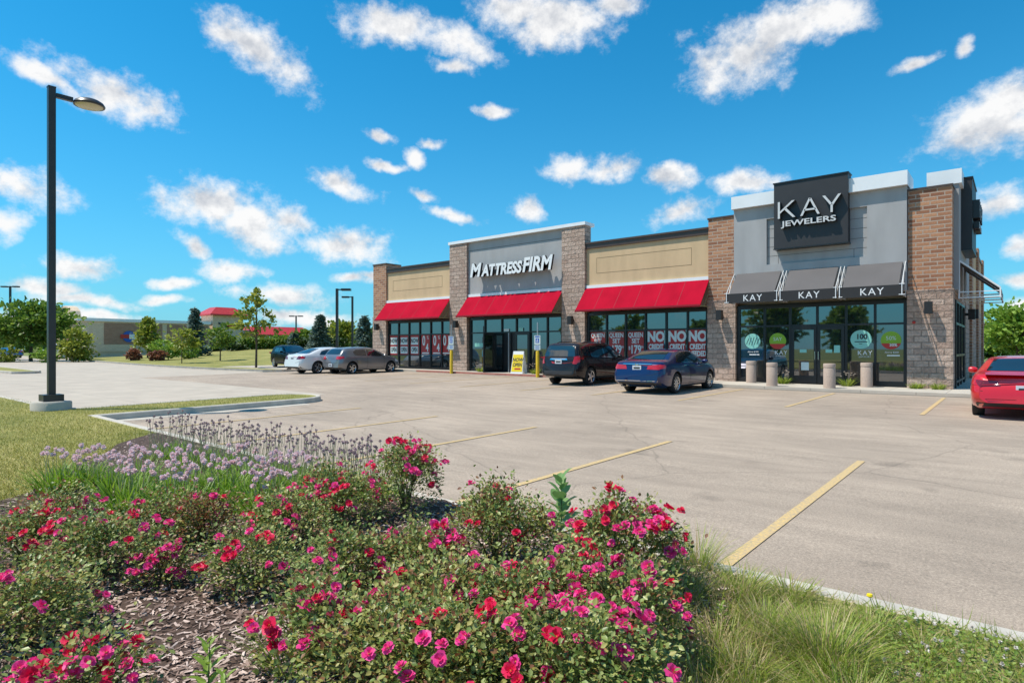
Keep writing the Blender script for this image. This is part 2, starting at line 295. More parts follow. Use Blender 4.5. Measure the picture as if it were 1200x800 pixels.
class MB:
    def __init__(s): s.v = []; s.f = []; s.m = []; s.mats = []; s.sm = []
    def mi(s, m):
        if m not in s.mats: s.mats.append(m)
        return s.mats.index(m)
    def add(s, vs, fs, m, smooth=False):
        k = len(s.v); s.v += [tuple(v) for v in vs]; i = s.mi(m)
        for f in fs: s.f.append(tuple(k+a for a in f)); s.m.append(i); s.sm.append(smooth)
        return s
    def box(s, x0, x1, y0, y1, z0, z1, m):
        x0, x1 = sorted((x0,x1)); y0, y1 = sorted((y0,y1)); z0, z1 = sorted((z0,z1))
        v = [(x,y,z) for z in (z0,z1) for y in (y0,y1) for x in (x0,x1)]
        return s.add(v, [(0,2,3,1),(4,5,7,6),(0,1,5,4),(2,6,7,3),(0,4,6,2),(1,3,7,5)], m)
    def prism(s, poly, d, m):                   # poly: 3D points of a planar outline, d: extrusion vector
        n = len(poly); d = Vector(d); a = [Vector(p) for p in poly]; v = a + [p+d for p in a]
        f = [tuple(range(n))[::-1], tuple(range(n, 2*n))] + [(i, (i+1)%n, n+(i+1)%n, n+i) for i in range(n)]
        nrm = (a[1]-a[0]).cross(a[2]-a[1])
        if nrm.dot(d) < 0: f = [q[::-1] for q in f]
        return s.add(v, f, m)
    def tube(s, pts, r, m, n=8, cap=True, smooth=True):
        pts = [Vector(p) for p in pts]; rs = r if isinstance(r, (list, tuple)) else [r]*len(pts)
        v = []; prev = None
        for i, p in enumerate(pts):
            t = (pts[min(i+1, len(pts)-1)] - pts[max(i-1, 0)]).normalized()
            u = t.orthogonal().normalized() if prev is None else (prev - t*prev.dot(t)).normalized()
            prev = u; w = t.cross(u)
            for k in range(n):
                a = 2*math.pi*k/n; v.append(p + (u*math.cos(a) + w*math.sin(a))*rs[i])
        f = [(i*n+k, i*n+(k+1)%n, (i+1)*n+(k+1)%n, (i+1)*n+k) for i in range(len(pts)-1) for k in range(n)]
        if cap: f += [tuple(range(n))[::-1], tuple(range((len(pts)-1)*n, len(pts)*n))]
        return s.add(v, f, m, smooth)
    def bar(s, a, b, w, m):                     # square bar
        return s.tube([a, b], w*.707, m, 4, smooth=False)
    def lathe(s, prof, c, m, n=24, axis='z', smooth=True, close=True):
        v = []
        for r, h in prof:
            for k in range(n):
                a = 2*math.pi*k/n; x, y = r*math.cos(a), r*math.sin(a)
                p = (x, y, h) if axis == 'z' else ((x, h, y) if axis == 'y' else (h, x, y))
                v.append((c[0]+p[0], c[1]+p[1], c[2]+p[2]))
        f = [(i*n+k, i*n+(k+1)%n, (i+1)*n+(k+1)%n, (i+1)*n+k) for i in range(len(prof)-1) for k in range(n)]
        if close: f += [tuple(range(n))[::-1], tuple(range((len(prof)-1)*n, len(prof)*n))]
        return s.add(v, f, m, smooth)
    def text(s, t, size, o, ux, uz, m, depth=.01, shear=0, bold=0, align='CENTER', side=None, spacing=1, xs=1):
        cu = bpy.data.curves.new('txt', 'FONT'); cu.body = t; cu.size = size; cu.extrude = depth/2; cu.shear = shear; cu.offset = bold
        cu.align_x = align; cu.align_y = 'CENTER'; cu.space_character = spacing; cu.resolution_u = 3
        ob = bpy.data.objects.new('txt', cu); C.objects.link(ob)
        dg = bpy.context.evaluated_depsgraph_get(); me = bpy.data.meshes.new_from_object(ob.evaluated_get(dg))
        ux, uz = Vector(ux), Vector(uz); un = ux.cross(uz); o = Vector(o)
        vs = [o + ux*v.co.x*xs + uz*v.co.y + un*(v.co.z + depth/2) for v in me.vertices]
        fa = [tuple(p.vertices) for p in me.polygons if side is None or p.normal.z > .5]
        s.add(vs, fa, m)
        if side is not None: s.add(vs, [tuple(p.vertices) for p in me.polygons if p.normal.z <= .5], side)
        bpy.data.objects.remove(ob); bpy.data.curves.remove(cu); bpy.data.meshes.remove(me)
        return s
    def build(s, name, parent=None, loc=None, uv=True, **k):
        me = bpy.data.meshes.new(name); me.from_pydata(s.v, [], s.f)
        for m in s.mats: me.materials.append(m)
        me.polygons.foreach_set('material_index', s.m); me.polygons.foreach_set('use_smooth', s.sm)
        if uv:
            ul = me.uv_layers.new(name='UVMap')
            for p in me.polygons:
                n = p.normal; ax = max(range(3), key=lambda i: abs(n[i]))
                for li in p.loop_indices:
                    c = me.vertices[me.loops[li].vertex_index].co
                    ul.data[li].uv = (c.y, c.z) if ax == 0 else ((c.x, c.z) if ax == 1 else (c.x, c.y))
        me.update()
        if any(s.sm): me.set_sharp_from_angle(angle=R(42))
        return link(me, name, parent, loc, **k)
def link(me, name, parent=None, loc=None, rotz=0, **k):
    o = bpy.data.objects.new(name, me); C.objects.link(o)
    if parent: o.parent = parent
    if loc is not None: o.location = loc
    if rotz: o.rotation_euler = (0, 0, rotz)
    tag(o, **k); return o
def tag(o, label=None, cat=None, group=None, kind=None):
    if label: o['label'] = label
    if cat: o['category'] = cat
    if group: o['group'] = group
    if kind: o['kind'] = kind
    return o
def empty(name, loc, rotz=0, **k):
    o = bpy.data.objects.new(name, None); C.objects.link(o); o.location = loc; o.rotation_euler = (0, 0, rotz); o.empty_display_size = .3
    return tag(o, **k)
def copy_tree(root, loc, rotz=0, scale=1, **k):
    def cp(o, par):
        c = o.copy(); C.objects.link(c)
        if par: c.parent = par
        for ch in o.children: cp(ch, c)
        return c
    r = cp(root, None); r.location = loc; r.rotation_euler = (0, 0, rotz); r.scale = (scale,)*3
    return tag(r, **k)
def npmesh(name, V, F, mats, midx=None, smooth=False):
    V = np.asarray(V, np.float32).reshape(-1, 3); F = np.asarray(F, np.int32); n, k = F.shape
    me = bpy.data.meshes.new(name); me.vertices.add(len(V)); me.vertices.foreach_set('co', V.ravel())
    me.loops.add(n*k); me.loops.foreach_set('vertex_index', F.ravel()); me.polygons.add(n)
    me.polygons.foreach_set('loop_start', np.arange(0, n*k, k, dtype=np.int32))
    for m in mats: me.materials.append(m)
    if midx is not None: me.polygons.foreach_set('material_index', np.asarray(midx, np.int32))
    me.polygons.foreach_set('use_smooth', np.full(n, smooth)); me.update(calc_edges=True); me.validate(); return me
def frames(Dv, spin=None, up=None):
    """rotation matrices whose Y column is the direction Dv (n,3); spin turns round it"""
    n = len(Dv); Y = Dv/np.linalg.norm(Dv, axis=1, keepdims=True)
    ref = np.tile([0,0,1.], (n,1)) if up is None else up
    X = np.cross(Y, ref); bad = np.linalg.norm(X, axis=1) < 1e-4; X[bad] = [1,0,0]; X /= np.linalg.norm(X, axis=1, keepdims=True)
    Z = np.cross(X, Y)
    if spin is not None:
        c, s = np.cos(spin)[:,None], np.sin(spin)[:,None]; X, Z = X*c+Z*s, Z*c-X*s
    return np.stack([X, Y, Z], axis=2)
def scatter(T, TF, P, Rm, S):
    T = np.asarray(T, float); TF = np.asarray(TF); n = len(P)
    S = np.asarray(S, float); S = S[:,None,None] if S.ndim == 1 else S[:,None,:]
    V = np.einsum('nij,nkj->nki', Rm, T[None]*S) + P[:,None,:]
    F = (TF[None] + (np.arange(n)*len(T))[:,None,None]).reshape(-1, TF.shape[1])
    return V.reshape(-1,3), F
def join(parts):
    Vs, Fs, k = [], [], 0
    for V, F in parts: Vs.append(V); Fs.append(F+k); k += len(V)
    return np.concatenate(Vs), np.concatenate(Fs)
LEAF = [(0,0,0),(-.32,.4,.08),(0,.45,-.02),(.32,.4,.08),(-.22,.75,.05),(.22,.75,.05),(0,1,-.06)]
LEAFF = [(0,2,1),(0,3,2),(1,2,4),(3,5,2),(2,6,4),(2,5,6)]
CARD = [(-.5,0,0),(.5,0,0),(.35,1,.1),(-.35,1,-.1)]; CARDF = [(0,1,2,3)]
BLADE = [(-.5,0,0),(.5,0,0),(-.35,.5,.10),(.35,.5,.10),(0,1,.42)]; BLADEF = [(0,1,3),(0,3,2),(2,3,4)]

# ------------------------------------------------------------------ ground and paving
def ribbon(name, xs, ys, off, m, zf=gz, kind='structure', uv=True):
    mb = MB(); v = [(x, y, zf(x,y)+off) for y in ys for x in xs]; nx = len(xs)
    f = [(j*nx+i, j*nx+i+1, (j+1)*nx+i+1, (j+1)*nx+i) for j in range(len(ys)-1) for i in range(nx-1)]
    mb.add(v, f, m, True); return mb.build(name, kind=kind)
GX = [-900,-200,-100,-60,-26,-4,40,100,200,900]; GY = [-900,-200,-26,-13,0,20,60,200,900]
ribbon('ground', GX, GY, -.05, M['field'])
ribbon('parking_lot', [-15.9,-11,-4,10,60], [-20.5,-10,-.8], 0, M['asphalt'])
ribbon('parking_lot', [-32,-26,-15.9], [-13,-8,-.8], .0, M['asphalt'])
ribbon('driveway', [-140,-80,-40,-26,-15.9], [-20.3,-16,-13], .0, M['drive'])
ribbon('driveway', [-140,-80,-40,-32], [-13,-8,0,3], .0, M['drive'])
ribbon('side_lot', [0.3,10,60], [-.8,0,40], .0, M['asphalt'])
def sheet(name, poly, zf, m, res=.5, **k):
    bm = bmesh.new(); bm.faces.new([bm.verts.new((x,y,0)) for x,y in poly])
    xs = [p[0] for p in poly]; ys = [p[1] for p in poly]
    for ax, lo, hi in ((0, min(xs), max(xs)), (1, min(ys), max(ys))):
        c = lo+res
        while c < hi:
            co = (c,0,0) if ax == 0 else (0,c,0); no = (1,0,0) if ax == 0 else (0,1,0)
            bmesh.ops.bisect_plane(bm, geom=bm.verts[:]+bm.edges[:]+bm.faces[:], plane_co=co, plane_no=no); c += res
    for v in bm.verts: v.co.z = zf(v.co.x, v.co.y)
    bmesh.ops.recalc_face_normals(bm, faces=bm.faces)
    for f in bm.faces:
        f.smooth = True
        if f.normal.z < 0: f.normal_flip()
    me = bpy.data.meshes.new(name); bm.to_mesh(me); bm.free(); me.materials.append(m)
    return link(me, name, **k)
def kerb(name, pts, w=.16, h=.14, m=None, step=1.0, closed=False):
    P = [Vector((x,y,0)) for x,y in pts]; Q = []
    for a, b in zip(P, P[1:]):
        n = max(1, int((b-a).length/step)); Q += [a.lerp(b, i/n) for i in range(n)]
    Q.append(P[-1]); mb = MB(); v = []
    for i, p in enumerate(Q):
        t = (Q[min(i+1,len(Q)-1)] - Q[max(i-1,0)]).normalized(); s = Vector((-t.y, t.x, 0))
        g = gz(p.x, p.y)
        for o, z in ((0,-.1),(0.02,h-.02),(.04,h),(w-.02,h),(w,h-.02),(w,-.1)):
            q = p + s*o; v.append((q.x, q.y, g+z))
    f = [(i*6+k, (i+1)*6+k, (i+1)*6+k+1, i*6+k+1) for i in range(len(Q)-1) for k in range(5)]
    f += [(0,1,2,3,4,5), tuple((len(Q)-1)*6+5-k for k in range(6))]
    mb.add(v, f, m or M['kerbm']); return mb.build(name, kind='structure')
def arc(cx, cy, r, a0, a1, n=8): return [(cx+r*math.cos(R(a0+(a1-a0)*i/n)), cy+r*math.sin(R(a0+(a1-a0)*i/n))) for i in range(n+1)]
# kerbs: along the rose bed, round the grass finger, along the drive
def ky(x): return -20.42 + .30*min(1, max(0, -x/13.6))
kerb('kerb', [(-13.6,ky(-13.6)-.16),(-6,ky(-6)-.16),(0,ky(0)-.16),(40,ky(0)-.16)])
finger = [(-13.6,ky(-13.6)-.16),(-13.6,-15.2)] + arc(-14.65,-15.2,1.05,0,180) + [(-15.7,-15.2),(-15.7,-19.6)] + arc(-16.3,-19.6,.6,0,-90,5) + [(-26,-20.25),(-60,-20.3)]
kerb('kerb', finger, w=.16, step=.6)
# gutter pans of paler concrete beside the finger kerb
def pan(xs, ys): ribbon('gutter', xs, ys, .004, M['conc'])
pan([-13.58,-13.2], [-20.1,-15.2])
lawnz = lambda x, y: gz(x,y)+.125
near_poly = [(-13.7,-20.25),(-6,ky(-6)-.1),(0,-20.5),(20,-20.5),(60,-20.5),(60,-60),(-60,-60),(-60,-20.4),(-26,-20.35),(-16.3,-20.27),(-15.62,-19.6),(-15.62,-15.2)] + arc(-14.65,-15.2,.97,180,0)[1:] + [(-13.68,-20.1)]
def bedmound(x, y):
    return 0.02 + .05*noise.noise(Vector((x*.8, y*.8, 0)))
sheet('lawn', near_poly, lawnz, M['lawn'], 4, kind='structure')
BED = [(-9.8,ky(-9.8)-.15),(-6,ky(-6)-.15),(-2,ky(-2)-.15),(.05,-20.57),(.35,-20.9),(.55,-21.8),(.75,-23),(.8,-26),(-2,-26.5),(-5.0,-24.9),(-6.2,-22.9),(-7.6,-21.9),(-8.8,-21.3)]
def inpoly(x, y, poly):
    c = False; n = len(poly)
    for i in range(n):
        x1, y1 = poly[i]; x2, y2 = poly[i-1]
        if (y1 > y) != (y2 > y) and x < (x2-x1)*(y-y1)/(y2-y1)+x1: c = not c
    return c
sheet('mulch_bed', BED, lambda x,y: lawnz(x,y)+.012+max(0,bedmound(x,y))*(1 if inpoly(x,y,BED) else 0), M['mulchbase'], .25, kind='structure')
DRY = [(.10,-20.57),(40,-20.57),(40,-27),(.85,-27),(.8,-23.2),(.6,-21.9),(.4,-20.9)]
sheet('dry_turf', DRY, lambda x,y: lawnz(x,y)+.006, M['dry'], 1, kind='structure')
# drive island at far left
isl = [(-42.9,-14.6)] + arc(-43.3,-15.2,.55,60,-60,4) + [(-70,-16.6),(-70,-13.6)]
kerb('kerb', isl + [isl[0]], w=.15, step=2); sheet('grass_island', isl, lawnz, M['lawn'], 3, kind='structure')
# far lawn rising behind the drive
FAR = [(-31.9,-.9),(-31.9,-5.4),(-32.6,-6.2),(-35,-6.3),(-39.4,-6.5),(-46,-6.3),(-53.6,-5.7),(-69.8,-4.0),(-80,-3),(-84,-1),(-86,10),(-88,60),(-60,120),(-20,120),(-20,24),(-31.9,24)]
def ss(a, b, x): t = min(1, max(0, (x-a)/(b-a))); return t*t*(3-2*t)
def farz(x, y): return gz(x,y)+.13+1.05*ss(-5, 26, y)*ss(-34,-52,x)*ss(-98,-80,x) + .18*ss(-3, 20, y) - .27*ss(-46,-43,x)*ss(-5,-3,y)*(1-ss(5,9,y))
sheet('lawn', FAR, farz, M['lawn'], 2, kind='structure')
kerb('kerb', [(-31.9,-.8)] + FAR[1:11], w=-.15, step=2.5)
sheet('rear_drive', [(-42,-3.4),(-32.3,-3.4),(-32.3,4),(-42,4)], lambda x,y: farz(x,y)+.06, M['asphalt'], 1, kind='structure')
# yellow stall lines
def stall(x, y0, y1):
    mb = MB(); n = 8
    for i in range(n):
        a, b = y0+(y1-y0)*i/n, y0+(y1-y0)*(i+1)/n
        mb.add([(x-.048,a,gz(x,a)+.008),(x+.048,a,gz(x,a)+.008),(x+.048,b,gz(x,b)+.008),(x-.048,b,gz(x,b)+.008)], [(0,1,2,3)], M['line'])
    mb.build('parking_line', kind='structure')
for i in range(5): stall(-.02-2.84*i, -20.4, -14.95)
stall(2.85, -20.4, -14.95)
for i in range(12): stall(-.02-2.92*i + (.0), -8.0, -2.6 if i < 3 else -1.3)
stall(2.9, -8, -2.6)
# sidewalks
def walk(x0, x1, y0, y1, m, h=.12):
    mb = MB(); xs = [x0+(x1-x0)*i/8 for i in range(9)]
    for a, b in zip(xs, xs[1:]):
        g = [gz(a,y0)+h, gz(b,y0)+h]
        mb.add([(a,y0,g[0]),(b,y0,g[1]),(b,y1,g[1]),(a,y1,g[0]),(a,y0,-.2),(b,y0,-.2)], [(0,1,2,3),(4,5,1,0)], m)
    mb.add([(x1,y0,gz(x1,y0)+h),(x1,y1,gz(x1,y0)+h),(x1,y1,-.2),(x1,y0,-.2)], [(3,2,1,0)], m); mb.add([(x0,y0,gz(x0,y0)+h),(x0,y1,gz(x0,y0)+h),(x0,y1,-.2),(x0,y0,-.2)], [(0,1,2,3)], m)
    return mb.build('sidewalk', kind='structure')
M['walk'] = masonry('walk_concrete', (.48,.43,.36), (.50,.45,.38), (.30,.26,.22), 1.5, 6.0, .012, stain=.1, bump=.1, rockscale=1.5)
walk(-31.5, -7.4, -1.0, 1.0, M['walk']); walk(-7.4, 1.3, -2.25, 1.0, M['walk']); walk(.0, 1.3, 1.0, 21, M['walk'])
mb = MB()
for i in range(16):
    a, b = -25+i, -24+i; mb.add([(a,-1.004,gz(a,-1)+.02),(b,-1.004,gz(b,-1)+.02),(b,-1.004,gz(b,-1)+.118),(a,-1.004,gz(a,-1)+.118)], [(0,1,2,3)], M['redkerb'] if 'redkerb' in M else M.setdefault('redkerb', mat('faded_red_paint', (.42,.16,.12), .8, var=.2, scale=6)))
mb.build('painted_kerb_face', kind='structure')
M['letter_face'] = mat('letter_face', (.62,.62,.62), .45)
M['red_seam'] = mat('red_canvas_seam', (.30,.004,.018), .8)

# ------------------------------------------------------------------ the retail building
B = empty('retail_building', (0,0,0), label='long brick and stucco shop building with red canvas awnings', cat='building')
def P_(fn, name, par=B, **k):
    mb = MB(); fn(mb); return mb.build(name, par, **k)
def bx(name, *a, par=B, m=None, **k):
    mb = MB(); mb.box(*a, m); return mb.build(name, par, **k)
# mass behind the fronts
bx('wall', -30.1, -.1, .5, 20.6, -.1, 6.0, m=M['backwall'])
bx('roof', -30.0, -.2, .6, 20.5, 6.0, 6.05, m=M['roof'])
def pier(x0, x1, y0, y1, top, base, mtop, mbase, nm='brick_pier', cop=M['brown'], bo=.03):
    if base: bx('stone_base', x0-bo, x1+bo, y0-bo, y1, -.1, base, m=mbase); bx('stone_ledge', x0-bo-.015, x1+bo+.015, y0-bo-.015, y1, base, base+.05, m=M['rock'])
    r = bx(nm, x0, x1, y0, y1, (base+.05) if base else -.1, top, m=mtop)
    if cop: bx('coping', x0-.03, x1+.03, y0-.04, y1+.02, top, top+.07, m=cop)
pier(-30.24, -28.96, 0, 1.2, 6.72, 3.36, M['brick'], M['rock'])
pier(-8.18, -7.09, 0, 1.2, 6.72, 3.36, M['brick'], M['rock'])
pier(-1.22, 0, 0, .62, 6.76, 3.36, M['brick'], M['rock'])
for x0, x1 in ((-23.24,-21.9),(-15.49,-14.17)):
    bx('stone_pier', x0, x1, -.06, .42, -.1, 7.28, m=M['rock'])
# white coping over the middle block
bx('coping', -23.3, -14.11, -.12, .72, 7.285, 7.44, m=M['coping'])
bx('parapet_wall', -23.1, -14.3, .43, .7, 6.0, 7.28, m=M['grey'])
# tan parapet panels
def tanbay(x0, x1):
    def f(mb):
        mb.box(x0, x1, .1, .5, 4.42, 6.14, M['tan'])
        # scored rectangle
        a, b, c, d = x0+.55, x1-.75, 4.95, 5.66
        if x1-x0 < 5.9: c, d = 4.98, 5.62
        for q in ((a,b,c,c+.018),(a,b,d,d+.018),(a,a+.018,c+.02,d),(b-.018,b,c+.02,d)): mb.box(q[0], q[1], .096, .1, q[2], q[3], M['tangroove'])
    P_(f, 'stucco_panel')
    P_(lambda mb: (mb.box(x0+.001, x1-.001, .02, .5, 6.145, 6.36, M['brown']), mb.box(x0+.001, x1-.001, -.03, .52, 6.36, 6.44, M['brown'])), 'coping')
tanbay(-28.95, -23.25); tanbay(-14.16, -8.19)
bx('white_band', -28.95, -23.25, .02, .4, 4.27, 4.41, m=M['coping']); bx('white_band', -14.16, -8.19, .02, .4, 4.27, 4.41, m=M['coping'])
bx('white_band', -21.89, -15.5, .02, .4, 4.27, 4.41, m=M['coping'])
# grey sign wall of the middle shop
P_(lambda mb: (mb.box(-21.89, -15.5, .08, .6, 4.42, 7.28, M['grey']), mb.box(-21.89, -15.5, .074, .08, 6.82, 6.845, M['groove'])), 'stucco_panel')
# corner shop: grey block with a recess behind its sign
def kayblock(mb):
    f = -.14
    mb.box(-7.08, -5.82, f, .7, 3.40, 6.94, M['grey']); mb.box(-2.42, -1.24, f, .7, 3.40, 6.94, M['grey'])
    mb.box(-5.819, -2.421, f+.001, .7, 6.42, 6.939, M['grey']); mb.box(-5.819, -2.421, f+.001, .7, 3.401, 4.66, M['grey'])
    mb.box(-5.819, -2.421, -.05, .7, 4.661, 6.419, M['grey'])
    for z in (4.98, 5.33, 5.68, 6.03): mb.box(-5.815, -2.425, -.054, -.05, z, z+.016, M['groove'])
    for x in (-5.42,-2.85):
        mb.box(x, x+.016, -.054, -.05, 4.665, 4.978, M['groove'])
P_(kayblock, 'stucco_block')
bx('coping', -7.12, -1.20, -.32, 1.2, 6.945, 7.43, m=M['coping'])
bx('stucco_block', -.9, .14, .64, 6.2, 3.40, 6.94, m=M['grey'])
bx('coping', -.75, .22, .58, 6.26, 6.945, 7.43, m=M['coping'])
bx('wall', -.05, .01, .63, 6.2, -.1, 3.39, m=M['rock'])
bx('stucco_panel', -.06, .02, 6.22, 20.6, 3.42, 6.2, m=M['tan']); bx('stone_base', -.06, .03, 6.22, 20.6, -.1, 3.41, m=M['rock'])
bx('coping', -.2, .07, 6.27, 20.7, 6.21, 6.32, m=M['brown'])
for y in (8.6, 14.2, 19.7): bx('brick_pier', -.04, .12, y, y+1.0, -.1, 6.5, m=M['brick'])
# --- storefronts
def stickers(par, mull, z0, lst):
    pass
def storefront(x0, x1, mull, head, trans, sill, doors=None, par=B, yg=.16, low=None):
    """glass sheet with black frames; doors: (xa, xb) left out of the lower glass"""
    def g(mb):
        for a, b in zip(mull, mull[1:]):
            mb.box(a+.01, b-.01, yg+.02, yg+.04, trans+.02, head-.03, M['shopglass'])
            if doors and a >= doors[0]-.02 and b <= doors[1]+.02: continue
            mb.box(a+.01, b-.01, yg+.02, yg+.04, sill+.03, trans-.02, M['shopglass'])
    w = P_(g, 'shop_window')
    def fr(mb):
        mb.box(x0, x1, yg-.05, yg+.1, head-.07, head+.06, M['black'])
        mb.box(x0, x1, yg-.04, yg+.1, trans-.035, trans+.035, M['black'])
        segs = [(x0,x1)] if not doors else [(x0,doors[0]),(doors[1],x1)]
        for a, b in segs: mb.box(a, b, yg-.045, yg+.1, sill-.3, sill+.07, M['black'])
        if low:
            for a, b in segs: mb.box(a, b, yg-.038, yg+.1, low-.025, low+.025, M['black'])
        for i, x in enumerate(mull):
            w2 = .055 if i in (0, len(mull)-1) else .035
            zb = sill-.299
            if doors and doors[0]+.1 < x < doors[1]-.1: zb = trans
            mb.box(x-w2, x+w2, yg-.052, yg+.1, zb, head-.069, M['black'])
    P_(fr, 'window_frame', w)
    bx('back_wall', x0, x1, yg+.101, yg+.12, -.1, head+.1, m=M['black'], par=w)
    return w
W1 = storefront(-28.9, -23.3, [-28.85,-27.92,-26.95,-25.98,-25.02,-24.08,-23.32], 3.05, 2.26, .26, low=1.0)
W2 = storefront(-21.83, -15.55, [-21.78,-20.71,-19.5,-18.5,-17.60,-16.50,-15.60], 3.05, 2.28, .26, doors=(-20.10,-17.60))
W3 = storefront(-14.12, -8.24, [-14.08,-13.09,-12.09,-11.10,-10.11,-9.14,-8.28], 3.05, 2.26, .26, low=1.0)
W4 = storefront(-7.03, -1.27, [-6.98,-5.98,-5.04,-4.09,-3.13,-2.22,-1.31], 3.06, 2.30, .22, doors=(-5.04,-3.13))
def posterbox(mb, x0, x1, z0, z1, m, y=.176): mb.box(x0, x1, y-.006, y, z0, z1, m)
def txt(mb, t, s, x, z, m, y=.168, **k): mb.text(t, s, (x, y, z), (1,0,0), (0,0,1), m, depth=.003, **k)
# bay 1: NOW OPEN and 0%
for i in range(3):
    c = (-28.40,-27.44,-26.47)[i]
    def f(mb):
        posterbox(mb, c-.38, c+.38, 1.02, 2.24, M['posterred']); posterbox(mb, c-.32, c+.32, 1.66, 2.10, M['offwhite'], .169); posterbox(mb, c-.32, c+.32, 1.12, 1.54, M['offwhite'], .169)
        txt(mb, 'NOW', .36, c, 1.88, M['darkink'], .162, xs=.7, bold=.012); txt(mb, 'OPEN', .36, c, 1.33, M['darkink'], .162, xs=.56, bold=.012)
    P_(f, 'poster', W1)
for i in range(3):
    c = (-25.50,-24.55,-23.72)[i]
    def f(mb):
        posterbox(mb, c-.38, c+.36, 1.08, 2.26, M['posterred'])
        txt(mb, '0', .82, c-.15, 1.86, M['offwhite'], xs=.62, bold=.02); txt(mb, '%', .30, c+.2, 2.06, M['offwhite'], xs=.8); txt(mb, '4', .62, c+.14, 1.46, M['offwhite'], xs=.7, bold=.02)
        posterbox(mb, c-.30, c+.30, 1.12, 1.19, M['offwhite'], .168)
    P_(f, 'poster', W1)
# bay 3
for i in range(3):
    c = (-13.58,-12.59,-11.60)[i]
    def f(mb):
        posterbox(mb, c-.40, c+.40, .70, 2.20, M['posterred'])
        txt(mb, 'QUEEN', .29, c, 2.03, M['offwhite'], xs=.78, bold=.008); txt(mb, 'SET', .30, c, 1.76, M['offwhite'], xs=.85, bold=.008)
        txt(mb, '$', .22, c-.31, 1.45, M['offwhite']); txt(mb, '179', .52, c, 1.37, M['offwhite'], xs=.70, bold=.015); txt(mb, '99', .17, c+.32, 1.48, M['offwhite'], xs=.8)
    P_(f, 'poster', W3)
for i in range(3):
    c = (-10.61,-9.62,-8.71)[i]
    def f(mb):
        posterbox(mb, c-.40, c+.37, .74, 2.22, M['posterred'])
        txt(mb, 'NO', .60, c, 1.93, M['offwhite'], xs=.86, bold=.03); txt(mb, 'CREDIT', .30, c, 1.50, M['offwhite'], xs=.68, bold=.012); txt(mb, 'NEEDED', .30, c, 1.21, M['offwhite'], xs=.66, bold=.012)
    P_(f, 'poster', W3)
def f(mb):
    posterbox(mb, -21.5, -20.8, 1.52, 1.72, M['mint']); 
P_(f, 'window_sticker', W2)
# corner shop stickers
def disc(mb, cx, cz, r, m, y, n=40, a0=0, a1=360):
    pts = [(cx+r*math.cos(R(a0+(a1-a0)*k/n)), y, cz+r*math.sin(R(a0+(a1-a0)*k/n))) for k in range(n)]
    if a1-a0 < 360: pts.append((cx+r*math.cos(R(a1)), y, cz+r*math.sin(R(a1))))
    mb.prism(pts, (0,.004,0), m)
def st(cx, kind):
    def f(mb):
        if kind == 'lines':
            disc(mb, cx, 1.72, .30, M['mint'], .17)
            for k in range(5):
                x = cx-.2+.1*k; h = .16-.02*abs(k-2)
                mb.prism([(x-.05,.164,1.72-h),(x-.03,.164,1.72-h),(x+.07,.164,1.72+h),(x+.05,.164,1.72+h)], (0,.004,0), M['darkink'])
        elif kind == '100':
            disc(mb, cx, 1.76, .335, M['mint'], .17); txt(mb, '100', .25, cx+.02, 1.85, M['darkink'], .163, xs=.95, bold=.008)
            mb.box(cx-.20, cx+.20, .163, .166, 1.66, 1.69, M['darkink']); mb.box(cx-.06, cx+.04, .163, .166, 1.59, 1.61, M['darkink'])
        else:
            disc(mb, cx, 1.72, .31, M['green'], .17); disc(mb, cx, 1.72, .312, M['redsign'], .165, 24, 200, 340)
            txt(mb, '50%' if kind == '50' else 'SAY', .19, cx, 1.79, M['offwhite'], .163, xs=.98); 
            if kind == '50': txt(mb, '30%', .14, cx+.07, 1.55, M['offwhite'], .159, bold=.004)
        if kind in ('lines', '50'):
            txt(mb, 'Above $200', .085, cx+.02, 1.30, M['white'], .166); mb.box(cx-.12, cx+.26, .163, .166, 1.17, 1.21, M['white'])
        else:
            txt(mb, 'KAY', .22, cx+.12, 1.27, M['white'], .166, spacing=1.2); txt(mb, 'JEWELERS', .07, cx+.12, 1.14, M['white'], .166, spacing=1.3)
    P_(f, 'window_sticker', W4)
st(-6.45, 'lines'); st(-5.5, 'sa'); st(-2.66, '100'); st(-1.74, '50')
# doors
def door(x0, x1, par_label, handle_left, z1=2.26, y=.13, m=M['black'], ang=0):
    w = x1-x0
    def f(mb):
        mb.box(0, .10, -.03, .03, .13, z1, m); mb.box(w-.10, w, -.03, .03, .13, z1, m)
        mb.box(.1, w-.1, -.03, .03, z1-.13, z1, m); mb.box(.1, w-.1, -.03, .03, .13, .42, m)
        mb.box(.1, w-.1, -.006, .006, .42, z1-.13, M['shopglass'])
    d = MB(); f(d); o = d.build('entrance_door', B, (x0, y, 0)); o.rotation_euler = (0,0,ang)
    h = MB(); hx = .05 if handle_left else w-.05
    h.tube([(hx,-.03,1.0),(hx,-.09,1.02),(hx,-.09,1.32),(hx,-.03,1.34)], .014, M['chrome'], 8); h.build('handle', o)
    return o
d1 = door(-4.99, -4.10, '', False); d2 = door(-4.08, -3.18, '', True)
def f(mb):
    mb.box(.35, .62, -.012, -.008, .62, .92, M['offwhite'])
P_(f, 'door_sticker', d1); bx('door_sticker', .3,.54,-.012,-.008,1.28,1.40, m=M['mint'], par=d1)
bx('door_sticker', .28,.5,-.012,-.008,1.28,1.40, m=M['mint'], par=d2); bx('door_sticker', .56,.76,-.012,-.008,1.28,1.55, m=M['mint'], par=d2)
door(-20.08, -19.0, '', False, ang=R(-78)); door(-18.55, -17.65, '', True)
bx('door_frame', -20.12, -20.04, .06, .26, 0, 2.25, m=M['black']); bx('door_frame', -17.66, -17.58, .06, .26, 0, 2.25, m=M['black'])
P_(lambda mb: mb.box(-19.02,-18.97,.08,.2,.1,2.25,M['galv']), 'door_post')
